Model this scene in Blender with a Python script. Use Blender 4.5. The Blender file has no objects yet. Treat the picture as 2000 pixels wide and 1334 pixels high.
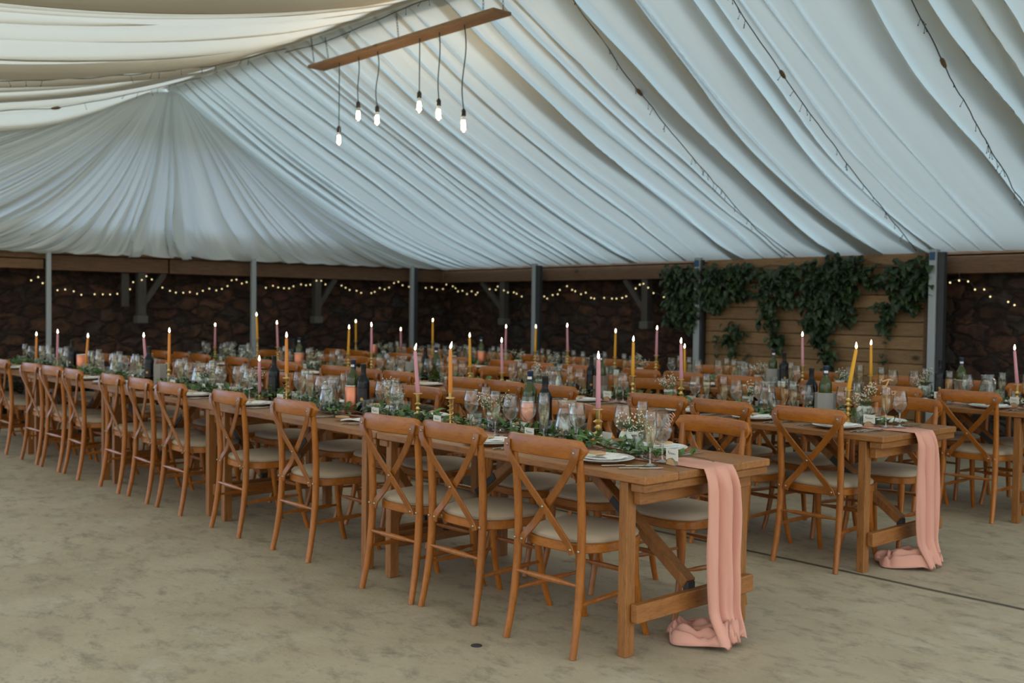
import bpy, bmesh, math, random
from mathutils import Vector, Matrix, Euler, noise
C = bpy.context.scene
COL = C.collection
R = math.radians
PI = math.pi
rnd = random.Random(7)

# ------------------------------------------------------------ camera
cd = bpy.data.cameras.new('camera')
cam = bpy.data.objects.new('camera', cd); COL.objects.link(cam)
cd.sensor_width = 36.0
cd.lens = 2041.738 / 2000 * 36.0
cam.location = (2.645, -3.083, 1.386)
_ya, _pi, _ro = R(48.006), R(1.771), R(0.664)
_f = Vector((-math.sin(_ya) * math.cos(_pi), math.cos(_ya) * math.cos(_pi), -math.sin(_pi)))
_r = Vector((math.cos(_ya), math.sin(_ya), 0)); _u = _r.cross(_f)
_r2 = _r * math.cos(_ro) + _u * math.sin(_ro); _u2 = -_r * math.sin(_ro) + _u * math.cos(_ro)
cam.rotation_euler = Matrix((( _r2.x, _u2.x, -_f.x), (_r2.y, _u2.y, -_f.y), (_r2.z, _u2.z, -_f.z))).to_euler()
cd.clip_start = 0.05; cd.clip_end = 200
cd.dof.use_dof = True
cd.dof.focus_distance = 4.7
cd.dof.aperture_fstop = 2.8
C.camera = cam

# ------------------------------------------------------------ sky, daylight, exposure
w = bpy.data.worlds.new('sky'); C.world = w; w.use_nodes = True
nt = w.node_tree; nt.nodes.clear()
out = nt.nodes.new('ShaderNodeOutputWorld'); bg = nt.nodes.new('ShaderNodeBackground')
tc = nt.nodes.new('ShaderNodeTexCoord'); sep = nt.nodes.new('ShaderNodeSeparateXYZ')
ramp = nt.nodes.new('ShaderNodeValToRGB')
ramp.color_ramp.elements[0].position = 0.05; ramp.color_ramp.elements[0].color = (.47, .46, .435, 1)
ramp.color_ramp.elements[1].position = 1.0; ramp.color_ramp.elements[1].color = (1.20, 1.48, 1.62, 1)
nt.links.new(tc.outputs['Generated'], sep.inputs[0]); nt.links.new(sep.outputs['Z'], ramp.inputs[0])
lf = nt.nodes.new('ShaderNodeMapRange'); lf.inputs[1].default_value = -.25; lf.inputs[2].default_value = -.95; nt.links.new(sep.outputs['X'], lf.inputs[0])
mxs = nt.nodes.new('ShaderNodeMix'); mxs.data_type = 'RGBA'; mxs.inputs[7].default_value = (.40, .58, .86, 1)
nt.links.new(lf.outputs[0], mxs.inputs[0]); nt.links.new(ramp.outputs[0], mxs.inputs[6])
nt.links.new(mxs.outputs[2], bg.inputs[0]); nt.links.new(bg.outputs[0], out.inputs[0])
bg.inputs[1].default_value = 3.6
C.view_settings.view_transform = 'Standard'; C.view_settings.look = 'None'
C.view_settings.gamma = 1.0; C.view_settings.use_curve_mapping = False
C.view_settings.exposure = -0.18
C.cycles.max_bounces = 10; C.cycles.diffuse_bounces = 4; C.cycles.glossy_bounces = 3
C.cycles.transmission_bounces = 6; C.cycles.transparent_max_bounces = 14
C.cycles.caustics_reflective = False; C.cycles.caustics_refractive = False
C.cycles.sample_clamp_indirect = 4.0

# ------------------------------------------------------------ materials
MT = {}
def nodes(name):
    m = bpy.data.materials.new(name); m.use_nodes = True
    t = m.node_tree; b = t.nodes['Principled BSDF']; MT[name] = m
    return m, t, b
def N(t, kind, **kw):
    n = t.nodes.new(kind)
    for k, v in kw.items():
        if k in n.inputs: n.inputs[k].default_value = v
        else: setattr(n, k, v)
    return n
def plain(name, col, rough=.5, metal=0, **kw):
    m, t, b = nodes(name)
    b.inputs['Base Color'].default_value = (*col, 1); b.inputs['Roughness'].default_value = rough; b.inputs['Metallic'].default_value = metal
    for k, v in kw.items(): b.inputs[k].default_value = v
    return m
def mixcol(t, fac, a, b_):
    mx = N(t, 'ShaderNodeMix', data_type='RGBA'); 
    if isinstance(fac, float): mx.inputs[0].default_value = fac
    else: t.links.new(fac, mx.inputs[0])
    for sock, v in ((mx.inputs[6], a), (mx.inputs[7], b_)):
        if isinstance(v, tuple): sock.default_value = (*v, 1)
        else: t.links.new(v, sock)
    return mx.outputs[2]
def rampf(t, src, p0, p1):
    r = t.nodes.new('ShaderNodeValToRGB'); r.color_ramp.elements[0].position = p0; r.color_ramp.elements[1].position = p1
    t.links.new(src, r.inputs[0]); return r.outputs[0]
def wood(name, c0, c1, c2, scale=(1, 1, 1), rough=.45, knots=False, vary=.0, bump=.15):
    m, t, b = nodes(name)
    tc = N(t, 'ShaderNodeTexCoord'); mp = N(t, 'ShaderNodeMapping'); mp.inputs['Scale'].default_value = scale
    t.links.new(tc.outputs['Object'], mp.inputs[0])
    oi = N(t, 'ShaderNodeObjectInfo')
    ad = N(t, 'ShaderNodeVectorMath', operation='ADD'); t.links.new(mp.outputs[0], ad.inputs[0]); t.links.new(oi.outputs['Random'], ad.inputs[1])
    n1 = N(t, 'ShaderNodeTexNoise', Scale=6.0, Detail=8.0, Roughness=.6); t.links.new(ad.outputs[0], n1.inputs['Vector'])
    n2 = N(t, 'ShaderNodeTexNoise', Scale=22.0, Detail=6.0, Roughness=.7); t.links.new(ad.outputs[0], n2.inputs['Vector'])
    a = mixcol(t, rampf(t, n1.outputs[0], .35, .68), c0, c1)
    a = mixcol(t, rampf(t, n2.outputs[0], .52, .72), a, c2)
    if knots:
        v = N(t, 'ShaderNodeTexVoronoi', Scale=1.7); mp2 = N(t, 'ShaderNodeMapping'); mp2.inputs['Scale'].default_value = tuple(max(.9, s * .16) for s in scale)
        t.links.new(tc.outputs['Object'], mp2.inputs[0]); t.links.new(mp2.outputs[0], v.inputs['Vector'])
        k = rampf(t, v.outputs['Distance'], .035, .09)
        a = mixcol(t, k, (c2[0] * .45, c2[1] * .4, c2[2] * .4), a)
    if vary:
        hs = N(t, 'ShaderNodeHueSaturation'); ma = N(t, 'ShaderNodeMapRange'); ma.inputs[3].default_value = 1 - vary; ma.inputs[4].default_value = 1 + vary
        t.links.new(oi.outputs['Random'], ma.inputs[0]); t.links.new(ma.outputs[0], hs.inputs['Value']); t.links.new(a, hs.inputs['Color']); a = hs.outputs[0]
    ge = N(t, 'ShaderNodeNewGeometry'); h2 = N(t, 'ShaderNodeHueSaturation'); m2 = N(t, 'ShaderNodeMapRange'); m2.inputs[3].default_value = .82; m2.inputs[4].default_value = 1.15
    t.links.new(ge.outputs['Random Per Island'], m2.inputs[0]); t.links.new(m2.outputs[0], h2.inputs['Value']); t.links.new(a, h2.inputs['Color'])
    t.links.new(h2.outputs[0], b.inputs['Base Color']); b.inputs['Roughness'].default_value = rough
    bp = N(t, 'ShaderNodeBump', Strength=bump, Distance=.002); t.links.new(n2.outputs[0], bp.inputs['Height']); t.links.new(bp.outputs[0], b.inputs['Normal'])
    return m
wood('chair_wood', (.29, .088, .010), (.38, .128, .016), (.19, .050, .007), (6, 6, 1.2), .30, vary=.12)
wood('rail_wood', (.30, .092, .010), (.40, .135, .017), (.19, .050, .007), (1.2, 6, 6), .30, vary=.1)
wood('table_wood', (.27, .105, .026), (.36, .155, .045), (.13, .045, .011), (.9, 9, 9), .42, knots=True, vary=.08)
wood('leg_wood', (.24, .092, .021), (.33, .135, .035), (.115, .038, .009), (8, 8, .9), .5, knots=True, vary=.1)
wood('cross_wood', (.24, .092, .021), (.33, .135, .035), (.115, .038, .009), (8, .9, 8), .5, knots=True, vary=.1)
wood('beam_wood', (.11, .056, .026), (.17, .09, .045), (.05, .023, .011), (.8, .8, 9), .7, knots=True)
wood('light_beam_wood', (.21, .112, .05), (.29, .165, .078), (.11, .052, .022), (.8, .8, 9), .7, knots=True)
wood('panel_wood', (.235, .135, .058), (.32, .195, .09), (.11, .055, .022), (.8, 5, 10), .6, knots=True)
wood('board_wood', (.22, .125, .058), (.30, .18, .088), (.09, .046, .02), (.8, 7, 7), .6, knots=True)
wood('slice_wood', (.55, .34, .17), (.62, .41, .22), (.42, .23, .10), (8, 8, 8), .7)
wood('bark_wood', (.16, .11, .08), (.26, .20, .16), (.05, .033, .025), (14, 14, 2), .9, bump=.6)
wood('bracket_wood', (.05, .045, .04), (.075, .065, .055), (.025, .02, .018), (6, 6, 1), .8)

def fabric(name, col, col2, scale=350., rough=.9, bump=.2, wr=0.):
    m, t, b = nodes(name)
    tc = N(t, 'ShaderNodeTexCoord'); n = N(t, 'ShaderNodeTexNoise', Scale=scale, Detail=3.0); t.links.new(tc.outputs['Object'], n.inputs['Vector'])
    t.links.new(mixcol(t, n.outputs[0], col, col2), b.inputs['Base Color']); b.inputs['Roughness'].default_value = rough
    bp = N(t, 'ShaderNodeBump', Strength=bump, Distance=.001)
    if wr:
        mp = N(t, 'ShaderNodeMapping'); mp.inputs['Scale'].default_value = (60, 60, 320); t.links.new(tc.outputs['Object'], mp.inputs[0])
        n2 = N(t, 'ShaderNodeTexNoise', Scale=1.0, Detail=2.0); t.links.new(mp.outputs[0], n2.inputs['Vector']); t.links.new(n2.outputs[0], bp.inputs['Height'])
    else: t.links.new(n.outputs[0], bp.inputs['Height'])
    t.links.new(bp.outputs[0], b.inputs['Normal'])
    return m
fabric('seat_fabric', (.38, .295, .205), (.47, .37, .265))
fabric('runner_cloth', (.62, .30, .225), (.70, .36, .28), 500, .95, .5, 1.)
fabric('napkin_cloth', (.82, .80, .77), (.86, .84, .81), 300, .9)
fabric('ribbon_cloth', (.62, .66, .60), (.70, .74, .68), 300, .9)

def lining(name, col, tl):
    m, t, b = nodes(name)
    tr = N(t, 'ShaderNodeBsdfTranslucent'); tr.inputs[0].default_value = (col[0], col[1], col[2], 1)
    di = N(t, 'ShaderNodeBsdfDiffuse'); di.inputs[0].default_value = (*col, 1)
    mx = N(t, 'ShaderNodeMixShader'); mx.inputs[0].default_value = tl
    t.links.new(di.outputs[0], mx.inputs[1]); t.links.new(tr.outputs[0], mx.inputs[2])
    t.links.new(mx.outputs[0], t.nodes['Material Output'].inputs[0])
lining('lining_cloth', (.66, .715, .72), .155)  # white cloth with the cool daylight tint put into its colour
lining('lining_end_cloth', (.70, .75, .755), .22)  # same cool-tinted cloth, lightened so the end looks brighter lit
lining('lining_warm_lit', (.80, .765, .68), .21)  # same white cloth, warm glow of the bulbs put into its colour

def glassy(name, tint=(1, 1, 1), rim=.8, base=.05, pw=3.):
    m, t, b = nodes(name)
    tr = N(t, 'ShaderNodeBsdfTransparent'); tr.inputs[0].default_value = (*tint, 1)
    gl = N(t, 'ShaderNodeBsdfGlossy', Roughness=.03)
    lw = N(t, 'ShaderNodeLayerWeight', Blend=.5)
    po = N(t, 'ShaderNodeMath', operation='POWER'); po.inputs[1].default_value = pw; t.links.new(lw.outputs['Facing'], po.inputs[0])
    mu = N(t, 'ShaderNodeMath', operation='MULTIPLY_ADD'); mu.inputs[1].default_value = rim; mu.inputs[2].default_value = base; t.links.new(po.outputs[0], mu.inputs[0])
    mx = N(t, 'ShaderNodeMixShader'); t.links.new(mu.outputs[0], mx.inputs[0]); t.links.new(tr.outputs[0], mx.inputs[1]); t.links.new(gl.outputs[0], mx.inputs[2])
    t.links.new(mx.outputs[0], t.nodes['Material Output'].inputs[0])
glassy('clear_glass', (.975, .985, .98), .95, .05, 2.5)
glassy('stem_glass', (.95, .97, .97), .7, .22, 2.)
glassy('champagne', (.99, .96, .86), .45, .03, 3.)
glassy('bulb_glass', (1, .97, .9), .5)
def refr(name, col, ior):
    m, t, b = nodes(name)
    g = N(t, 'ShaderNodeBsdfGlass', Roughness=0., IOR=ior); g.inputs[0].default_value = (*col, 1)
    t.links.new(g.outputs[0], t.nodes['Material Output'].inputs[0])
refr('water', (.95, .98, .98), 1.33)
plain('red_wine_glass', (.006, .007, .010), .22, **{'Specular IOR Level': .3})
plain('green_glass', (.045, .060, .010), .15)
plain('foil_black', (.012, .012, .014), .4)
plain('foil_blue', (.015, .03, .07), .35)
plain('label_dark', (.014, .014, .016), .5)
plain('label_gold', (.62, .36, .08), .4, .3)
plain('paper_white', (.78, .76, .70), .8)
plain('ink', (.06, .05, .05), .8)
plain('china_white', (.88, .88, .86), .2)
plain('copper', (.70, .27, .16), .42, 1.)
plain('copper_wire', (.75, .42, .33), .3, 1.)
plain('steel', (.50, .46, .41), .25, 1.)
plain('bronze_steel', (.36, .26, .18), .25, 1.)
plain('brass', (.74, .52, .20), .36, 1.)
plain('screw_metal', (.42, .36, .27), .4, 1.)
plain('post_metal', (.38, .42, .44), .5, .2)
plain('dark_metal', (.05, .055, .06), .55, .3)
plain('hinge_metal', (.05, .05, .052), .75, .3)
plain('socket_black', (.012, .012, .013), .4)
plain('cord_cloth', (.045, .075, .085), .8)
plain('wire_dark', (.05, .055, .055), .7)
plain('wax_pink', (.66, .31, .37), .45, **{'Subsurface Weight': .15})
plain('wax_yellow', (.83, .41, .025), .45, **{'Subsurface Weight': .15})
plain('wax_orange', (.80, .30, .05), .45, **{'Subsurface Weight': .15})
plain('wick', (.02, .015, .012), .9)
plain('stone_cooler', (.30, .29, .27), .8)
plain('corbel_stone', (.10, .095, .085), .9)
plain('strap_blue', (.02, .09, .19), .6)
plain('flower_white', (.80, .77, .66), .8)
plain('flower_orange', (.75, .28, .03), .7)
plain('twig', (.16, .10, .05), .9)
plain('stem_green', (.09, .14, .05), .7)
def leafmat(name, a, b_):
    m, t, b = nodes(name)
    g = N(t, 'ShaderNodeNewGeometry'); t.links.new(mixcol(t, g.outputs['Random Per Island'], a, b_), b.inputs['Base Color'])
    b.inputs['Roughness'].default_value = .45
leafmat('leaf_green', (.035, .10, .022), (.13, .24, .07))
leafmat('leaf_grey', (.12, .19, .12), (.20, .27, .19))
leafmat('leaf_ivy', (.010, .026, .007), (.034, .066, .018))
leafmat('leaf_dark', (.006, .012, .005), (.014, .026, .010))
def emit(name, col, s):
    m, t, b = nodes(name)
    e = N(t, 'ShaderNodeEmission'); e.inputs[0].default_value = (*col, 1); e.inputs[1].default_value = s
    t.links.new(e.outputs[0], t.nodes['Material Output'].inputs[0])
emit('flame', (1, .82, .52), 18.)
emit('filament', (1, .80, .55), 60.)
emit('fairy_glow', (1, .80, .38), 1.7)

# concrete floor
m, t, b = nodes('concrete')
tc = N(t, 'ShaderNodeTexCoord')
def noi(scale, det=5., rough=.6, dist=0., sc=None):
    n = N(t, 'ShaderNodeTexNoise', Scale=scale, Detail=det, Roughness=rough, Distortion=dist)
    if sc:
        mp = N(t, 'ShaderNodeMapping'); mp.inputs['Scale'].default_value = sc; mp.inputs['Rotation'].default_value = (0, 0, .5); t.links.new(tc.outputs['Object'], mp.inputs[0]); t.links.new(mp.outputs[0], n.inputs['Vector'])
    else: t.links.new(tc.outputs['Object'], n.inputs['Vector'])
    return n.outputs[0]
a = mixcol(t, rampf(t, noi(.9, 8, .72, .15), .34, .66), (.34, .272, .180), (.47, .395, .285))
a = mixcol(t, rampf(t, noi(4.2, 9, .78, .2, (1, 1.8, 1)), .50, .68), a, (.20, .168, .120))
a = mixcol(t, rampf(t, noi(13., 8, .8, .1), .60, .72), a, (.145, .115, .082))
a = mixcol(t, rampf(t, noi(2.2, 8, .75, .1), .55, .75), a, (.47, .435, .345))
a = mixcol(t, rampf(t, noi(55., 3, .6), .70, .76), a, (.055, .043, .032))
sepn = N(t, 'ShaderNodeSeparateXYZ'); t.links.new(tc.outputs['Object'], sepn.inputs[0])
jn = N(t, 'ShaderNodeMath', operation='SUBTRACT'); jn.inputs[1].default_value = 2.0; t.links.new(sepn.outputs['Y'], jn.inputs[0])
wob = N(t, 'ShaderNodeMath', operation='MULTIPLY_ADD'); t.links.new(noi(3.), wob.inputs[0]); wob.inputs[1].default_value = .03; t.links.new(jn.outputs[0], wob.inputs[2])
jb = N(t, 'ShaderNodeMath', operation='ABSOLUTE'); t.links.new(wob.outputs[0], jb.inputs[0])
a = mixcol(t, rampf(t, jb.outputs[0], .006, .03), (.05, .04, .03), a)
t.links.new(a, b.inputs['Base Color']); b.inputs['Roughness'].default_value = .62
bp = N(t, 'ShaderNodeBump', Strength=.25, Distance=.01); t.links.new(noi(24., 5, .7), bp.inputs['Height']); t.links.new(bp.outputs[0], b.inputs['Normal'])
# rubble stone, its colours darkened to hold the recess shade
m, t, b = nodes('rubble_stone')
tc = N(t, 'ShaderNodeTexCoord'); mp = N(t, 'ShaderNodeMapping'); mp.inputs['Scale'].default_value = (2.6, 2.6, 4.6); t.links.new(tc.outputs['Object'], mp.inputs[0])
nz = N(t, 'ShaderNodeTexNoise', Scale=2.5, Detail=4.0); t.links.new(mp.outputs[0], nz.inputs['Vector'])
av = N(t, 'ShaderNodeVectorMath', operation='MULTIPLY_ADD'); av.inputs[1].default_value = (.5, .5, .5); t.links.new(nz.outputs[1], av.inputs[0]); t.links.new(mp.outputs[0], av.inputs[2])
v = N(t, 'ShaderNodeTexVoronoi', Scale=1.4); t.links.new(av.outputs[0], v.inputs['Vector'])
ve = N(t, 'ShaderNodeTexVoronoi', Scale=1.4, feature='DISTANCE_TO_EDGE'); t.links.new(av.outputs[0], ve.inputs['Vector'])
sp = N(t, 'ShaderNodeSeparateColor'); t.links.new(v.outputs['Color'], sp.inputs[0])
a = mixcol(t, sp.outputs[0], (.040, .019, .012), (.115, .052, .030))
a = mixcol(t, rampf(t, sp.outputs[1], .75, .95), a, (.05, .045, .04))
n3 = N(t, 'ShaderNodeTexNoise', Scale=9.0, Detail=6.0); t.links.new(tc.outputs['Object'], n3.inputs['Vector'])
a = mixcol(t, rampf(t, n3.outputs[0], .4, .7), a, (.03, .016, .011))
a = mixcol(t, rampf(t, ve.outputs['Distance'], .01, .07), (.022, .016, .013), a)
t.links.new(a, b.inputs['Base Color']); b.inputs['Roughness'].default_value = .95
bp = N(t, 'ShaderNodeBump', Strength=.9, Distance=.05); t.links.new(rampf(t, ve.outputs['Distance'], 0., .2), bp.inputs['Height']); t.links.new(bp.outputs[0], b.inputs['Normal'])
plain('earth', (.10, .085, .06), .95)

# ------------------------------------------------------------ mesh helpers
class MB:
    def __init__(s): s.v = []; s.f = []
    def add(s, vs, fs):
        o = len(s.v); s.v += [tuple(p) for p in vs]; s.f += [tuple(i + o for i in f) for f in fs]; return s
    def box(s, x0, x1, y0, y1, z0, z1, c=0.):
        if c <= 0:
            return s.add([(x, y, z) for z in (z0, z1) for y in (y0, y1) for x in (x0, x1)], [(0, 2, 3, 1), (4, 5, 7, 6), (0, 1, 5, 4), (2, 6, 7, 3), (0, 4, 6, 2), (1, 3, 7, 5)])
        return s.bar((( x0 + x1) / 2, (y0 + y1) / 2, z0), ((x0 + x1) / 2, (y0 + y1) / 2, z1), x1 - x0, y1 - y0, (1, 0, 0), c)
    def bar(s, a, b, w, h, side=(0, 1, 0), c=.003):
        a, b = Vector(a), Vector(b); d = (b - a).normalized(); sx = Vector(side); sx = (sx - d * sx.dot(d)).normalized(); sy = d.cross(sx)
        w, h = w / 2, h / 2; c = min(c, w * .6, h * .6)
        ring = [(w - c, -h), (w, -h + c), (w, h - c), (w - c, h), (-w + c, h), (-w, h - c), (-w, -h + c), (-w + c, -h)]
        ins = [(x * (w - c) / w, y * (h - c) / h) for x, y in ring]
        L = [(a, ins), (a + d * c, ring), (b - d * c, ring), (b, ins)]
        vs = [p + sx * x + sy * y for p, rg in L for x, y in rg]; fs = [tuple(range(7, -1, -1)), tuple(range(24, 32))]
        for k in range(3):
            for i in range(8):
                j = (i + 1) % 8; fs.append((k * 8 + i, k * 8 + j, k * 8 + 8 + j, k * 8 + 8 + i))
        return s.add(vs, fs)
    def tube(s, pts, rad, n=8, cap=True, flat=None):
        pts = [Vector(p) for p in pts]; k = len(pts)
        rad = rad if hasattr(rad, '__len__') else [rad] * k
        vs = []; fs = []; up = None
        for i, p in enumerate(pts):
            d = (pts[min(i + 1, k - 1)] - pts[max(i - 1, 0)]).normalized()
            if up is None: up = Vector((0, 0, 1)) if abs(d.z) < .9 else Vector((1, 0, 0))
            sx = d.cross(up); 
            if sx.length < 1e-5: sx = d.orthogonal()
            sx.normalize(); sy = sx.cross(d).normalized(); up = sy
            for j in range(n):
                a = 2 * PI * j / n; q = sx * math.cos(a) + sy * math.sin(a)
                vs.append(p + q * rad[i])
        for i in range(k - 1):
            for j in range(n):
                jj = (j + 1) % n; fs.append((i * n + j, i * n + jj, i * n + n + jj, i * n + n + j))
        if cap: fs += [tuple(range(n - 1, -1, -1)), tuple(range((k - 1) * n, k * n))]
        return s.add(vs, fs)
    def lathe(s, prof, n=20, o=(0, 0, 0), close=False):
        vs = []; fs = []; k = len(prof); rings = []
        for r, z in prof:
            if r < 1e-6: rings.append([len(vs)]); vs.append((o[0], o[1], o[2] + z))
            else:
                rings.append([len(vs) + j for j in range(n)])
                vs += [(o[0] + r * math.cos(2 * PI * j / n), o[1] + r * math.sin(2 * PI * j / n), o[2] + z) for j in range(n)]
        for i in range(k - 1):
            a, b = rings[i], rings[i + 1]
            for j in range(n):
                jj = (j + 1) % n
                if len(a) == 1 and len(b) > 1: fs.append((a[0], b[jj], b[j]))
                elif len(b) == 1 and len(a) > 1: fs.append((a[j], a[jj], b[0]))
                elif len(a) > 1: fs.append((a[j], a[jj], b[jj], b[j]))
        return s.add(vs, fs)
    def grid(s, fn, nu, nv):
        vs = [fn(i / nu, j / nv) for i in range(nu + 1) for j in range(nv + 1)]
        fs = [(i * (nv + 1) + j, (i + 1) * (nv + 1) + j, (i + 1) * (nv + 1) + j + 1, i * (nv + 1) + j + 1) for i in range(nu) for j in range(nv)]
        return s.add(vs, fs)
    def ball(s, c, r, n=8, m=6, sc=(1, 1, 1)):
        o = len(s.v); s.lathe([(r * math.sin(PI * i / m) if 0 < i < m else 0, -r * math.cos(PI * i / m)) for i in range(m + 1)], n)
        for i in range(o, len(s.v)):
            x, y, z = s.v[i]; s.v[i] = (c[0] + x * sc[0], c[1] + y * sc[1], c[2] + z * sc[2])
        return s
    def leaf(s, p, d, up, L, W, fold=.25, droop=.3):
        p, d, up = Vector(p), Vector(d).normalized(), Vector(up); sx = d.cross(up)
        if sx.length < 1e-4: sx = d.orthogonal()
        sx.normalize(); n = sx.cross(d)
        q = [p, p + d * L * .35 + sx * W * .5 + n * W * fold, p + d * L * .35, p + d * L * .35 - sx * W * .5 + n * W * fold,
             p + d * L * .72 + sx * W * .36 + n * (W * fold * .8 - L * droop * .3), p + d * L * .72 - n * L * droop * .35, p + d * L * .72 - sx * W * .36 + n * (W * fold * .8 - L * droop * .3), p + d * L - n * L * droop]
        return s.add(q, [(0, 1, 2), (0, 2, 3), (1, 4, 5, 2), (2, 5, 6, 3), (4, 7, 5), (5, 7, 6)])
    def build(s, name, mat, parent=None, smooth=True, fixn=False, ang=40):
        me = bpy.data.meshes.new(name); me.from_pydata(s.v, [], s.f)
        if fixn:
            bm = bmesh.new(); bm.from_mesh(me); bmesh.ops.recalc_face_normals(bm, faces=bm.faces); bm.to_mesh(me); bm.free()
        me.materials.append(MT[mat])
        if smooth:
            me.polygons.foreach_set('use_smooth', [True] * len(me.polygons))
            try: me.set_sharp_from_angle(angle=R(ang))
            except Exception: pass
        o = bpy.data.objects.new(name, me); COL.objects.link(o)
        if parent: o.parent = parent
        return o
def tag(o, label, cat, group=None, kind=None):
    o['label'] = label; o['category'] = cat
    if group: o['group'] = group
    if kind: o['kind'] = kind
    return o
def thing(name, label=None, cat=None, loc=(0, 0, 0), rz=0, group=None):
    o = bpy.data.objects.new(name, None); COL.objects.link(o); o.empty_display_size = .05
    o.location = loc; o.rotation_euler = (0, 0, rz)
    if label: tag(o, label, cat, group)
    return o
def copy_tree(o, parent=None):
    c = o.copy(); COL.objects.link(c)
    if parent: c.parent = parent
    for ch in list(o.children): copy_tree(ch, c)
    return c
class Proto:
    """first use hands out the built thing itself, later uses copies of it"""
    def __init__(s, root): s.root = root; s.used = False
    def put(s, loc, rz=0, label='', cat='', group=None, rx=0, ry=0):
        if s.used:
            o = copy_tree(s.root)
        else: o = s.root; s.used = True
        o.location = loc; o.rotation_euler = (rx, ry, rz); tag(o, label, cat, group); return o
def struct(o): o['kind'] = 'structure'; return o
ORD = 'first second third fourth fifth sixth seventh eighth ninth tenth eleventh twelfth thirteenth fourteenth fifteenth sixteenth seventeenth'.split()
def smooth(x): x = max(0., min(1., x)); return x * x * (3 - 2 * x)

XL, YB, EZ = -10.3, 7.1, 2.0           # marquee eave lines
RY, RZ = 2.63, 4.15                    # ridge
TZ = .74                               # table top
ROWS = [(0., 0., 'front'), (-.098, 2.003, 'middle'), (-.12, 4.02, 'back')]
TW = .848
# ------------------------------------------------------------ setting
struct(MB().box(-12, 9, -9, 9, -.2, 0).build('floor', 'concrete', smooth=False))
struct(MB().box(-70, 70, -70, 70, -.4, -.22).build('ground', 'earth', smooth=False))
def rubble(name, x0, y0, x1, y1, h, nx, nz, inward):
    d = Vector((x1 - x0, y1 - y0, 0)); n = Vector(inward); th = .45
    def fn(u, v):
        p = Vector((x0, y0, 0)) + d * u; q = Vector((p.x * 2.6 + p.y * 2.6, 3.1, v * h * 4.2)); q += noise.noise_vector(q * 1.3) * .4
        dd = noise.voronoi(q)[0]; k = min(1., (dd[1] - dd[0]) * 2.2)
        return p + Vector((0, 0, v * h)) + n * (.05 * k + .02 * noise.noise(q * 2))
    m = MB().grid(fn, nx, nz)
    a = [Vector((x0, y0, 0)), Vector((x1, y1, 0))]; bk = [p - n * th for p in a]
    m.add([bk[0], bk[1], bk[1] + Vector((0, 0, h)), bk[0] + Vector((0, 0, h))], [(0, 1, 2, 3)])
    m.add([a[0] + Vector((0, 0, h)), a[1] + Vector((0, 0, h)), bk[1] + Vector((0, 0, h)), bk[0] + Vector((0, 0, h))], [(0, 1, 2, 3)])
    return struct(m.build(name, 'rubble_stone', ang=180))
rubble('wall_left', XL - .36, -.9, XL - .36, YB + .40, 2.32, 120, 34, (1, 0, 0))
rubble('wall_back', XL - .36, YB + .40, 6.0, YB + .40, 2.32, 220, 34, (0, -1, 0))
# timber beams that carry the lining edge
bm_ = MB().box(XL - .13, XL - .03, 2.66, YB + .2, 1.79, 1.975, .006); bm_.box(XL - .115, XL - .025, 2.92, YB + .2, 1.98, 2.3, .006)
struct(bm_.build('beam_left', 'beam_wood', smooth=False))
bm_ = MB().box(XL - .13, XL - .03, 1.17, 2.90, 1.985, 2.3, .006); bm_.box(XL - .13, XL - .03, -.9, 1.10, 1.80, 1.915, .006); bm_.box(XL - .125, XL - .03, -.9, 1.15, 1.925, 2.3, .006)
struct(bm_.build('beam_left_pale', 'light_beam_wood', smooth=False))
struct(MB().box(XL - .13, XL - .04, 1.13, 2.64, 1.79, 1.975, .006).build('beam_left_worn', 'beam_wood', smooth=False))
bm_ = MB().box(XL - .03, 6.0, YB + .03, YB + .13, 1.79, 1.965, .006); bm_.box(XL - .03, 6.0, YB + .025, YB + .13, 1.975, 2.3, .006)
struct(bm_.build('beam_back', 'beam_wood', smooth=False))
cp = MB().box(XL - .75, XL - .03, -.9, YB + .8, 2.32, 2.36); cp.box(XL - .03, 6.0, YB + .03, YB + .8, 2.32, 2.36)
struct(cp.build('sky_blocker_1', 'beam_wood', smooth=False))  # added lid over the wall gap, keeps sky light off the beams

# ---- draped lining
def pleats(seed, total, wmin=.09, wmax=.30, skew=lambda s: .2):
    """overlapping pleats: returns (sideways shift, depth) of the folded cloth at flat length s"""
    r = random.Random(seed); P = [-.8]
    while P[-1] < total + .8: P.append(P[-1] + r.uniform(wmin, wmax) * (1 if r.random() < .75 else .5))
    O = [r.choice((.08, .20, .30, .38, .50)) * r.uniform(.7, 1.2) for _ in P]; H = [r.uniform(.13, .24) for _ in P]; B = [r.uniform(-.5, 1.) for _ in P]
    def f(s, om=1.):
        lo, hi = 0, len(P) - 1
        while hi - lo > 1:
            mid = (lo + hi) // 2
            if P[mid] <= s: lo = mid
            else: hi = mid
        wd = P[lo + 1] - P[lo]; x0 = (s - P[lo]) / wd; fl = skew(P[lo]) > .5; q = 1 - x0 if fl else x0; o_ = O[lo] * om; h = H[lo]; e = .80
        if q < e: k = q / e; lat = k * (1 + o_); d = h * (smooth(k * 1.15) + .16 * B[lo] * math.sin(2 * PI * k))
        else: k = (q - e) / (1 - e); lat = 1 + o_ * (1 - smooth(k)); d = h * (1 - smooth(k)) + .08 * h * math.sin(PI * k)
        return ((1 - lat if fl else lat) - x0) * wd, d * wd
    return f
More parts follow.
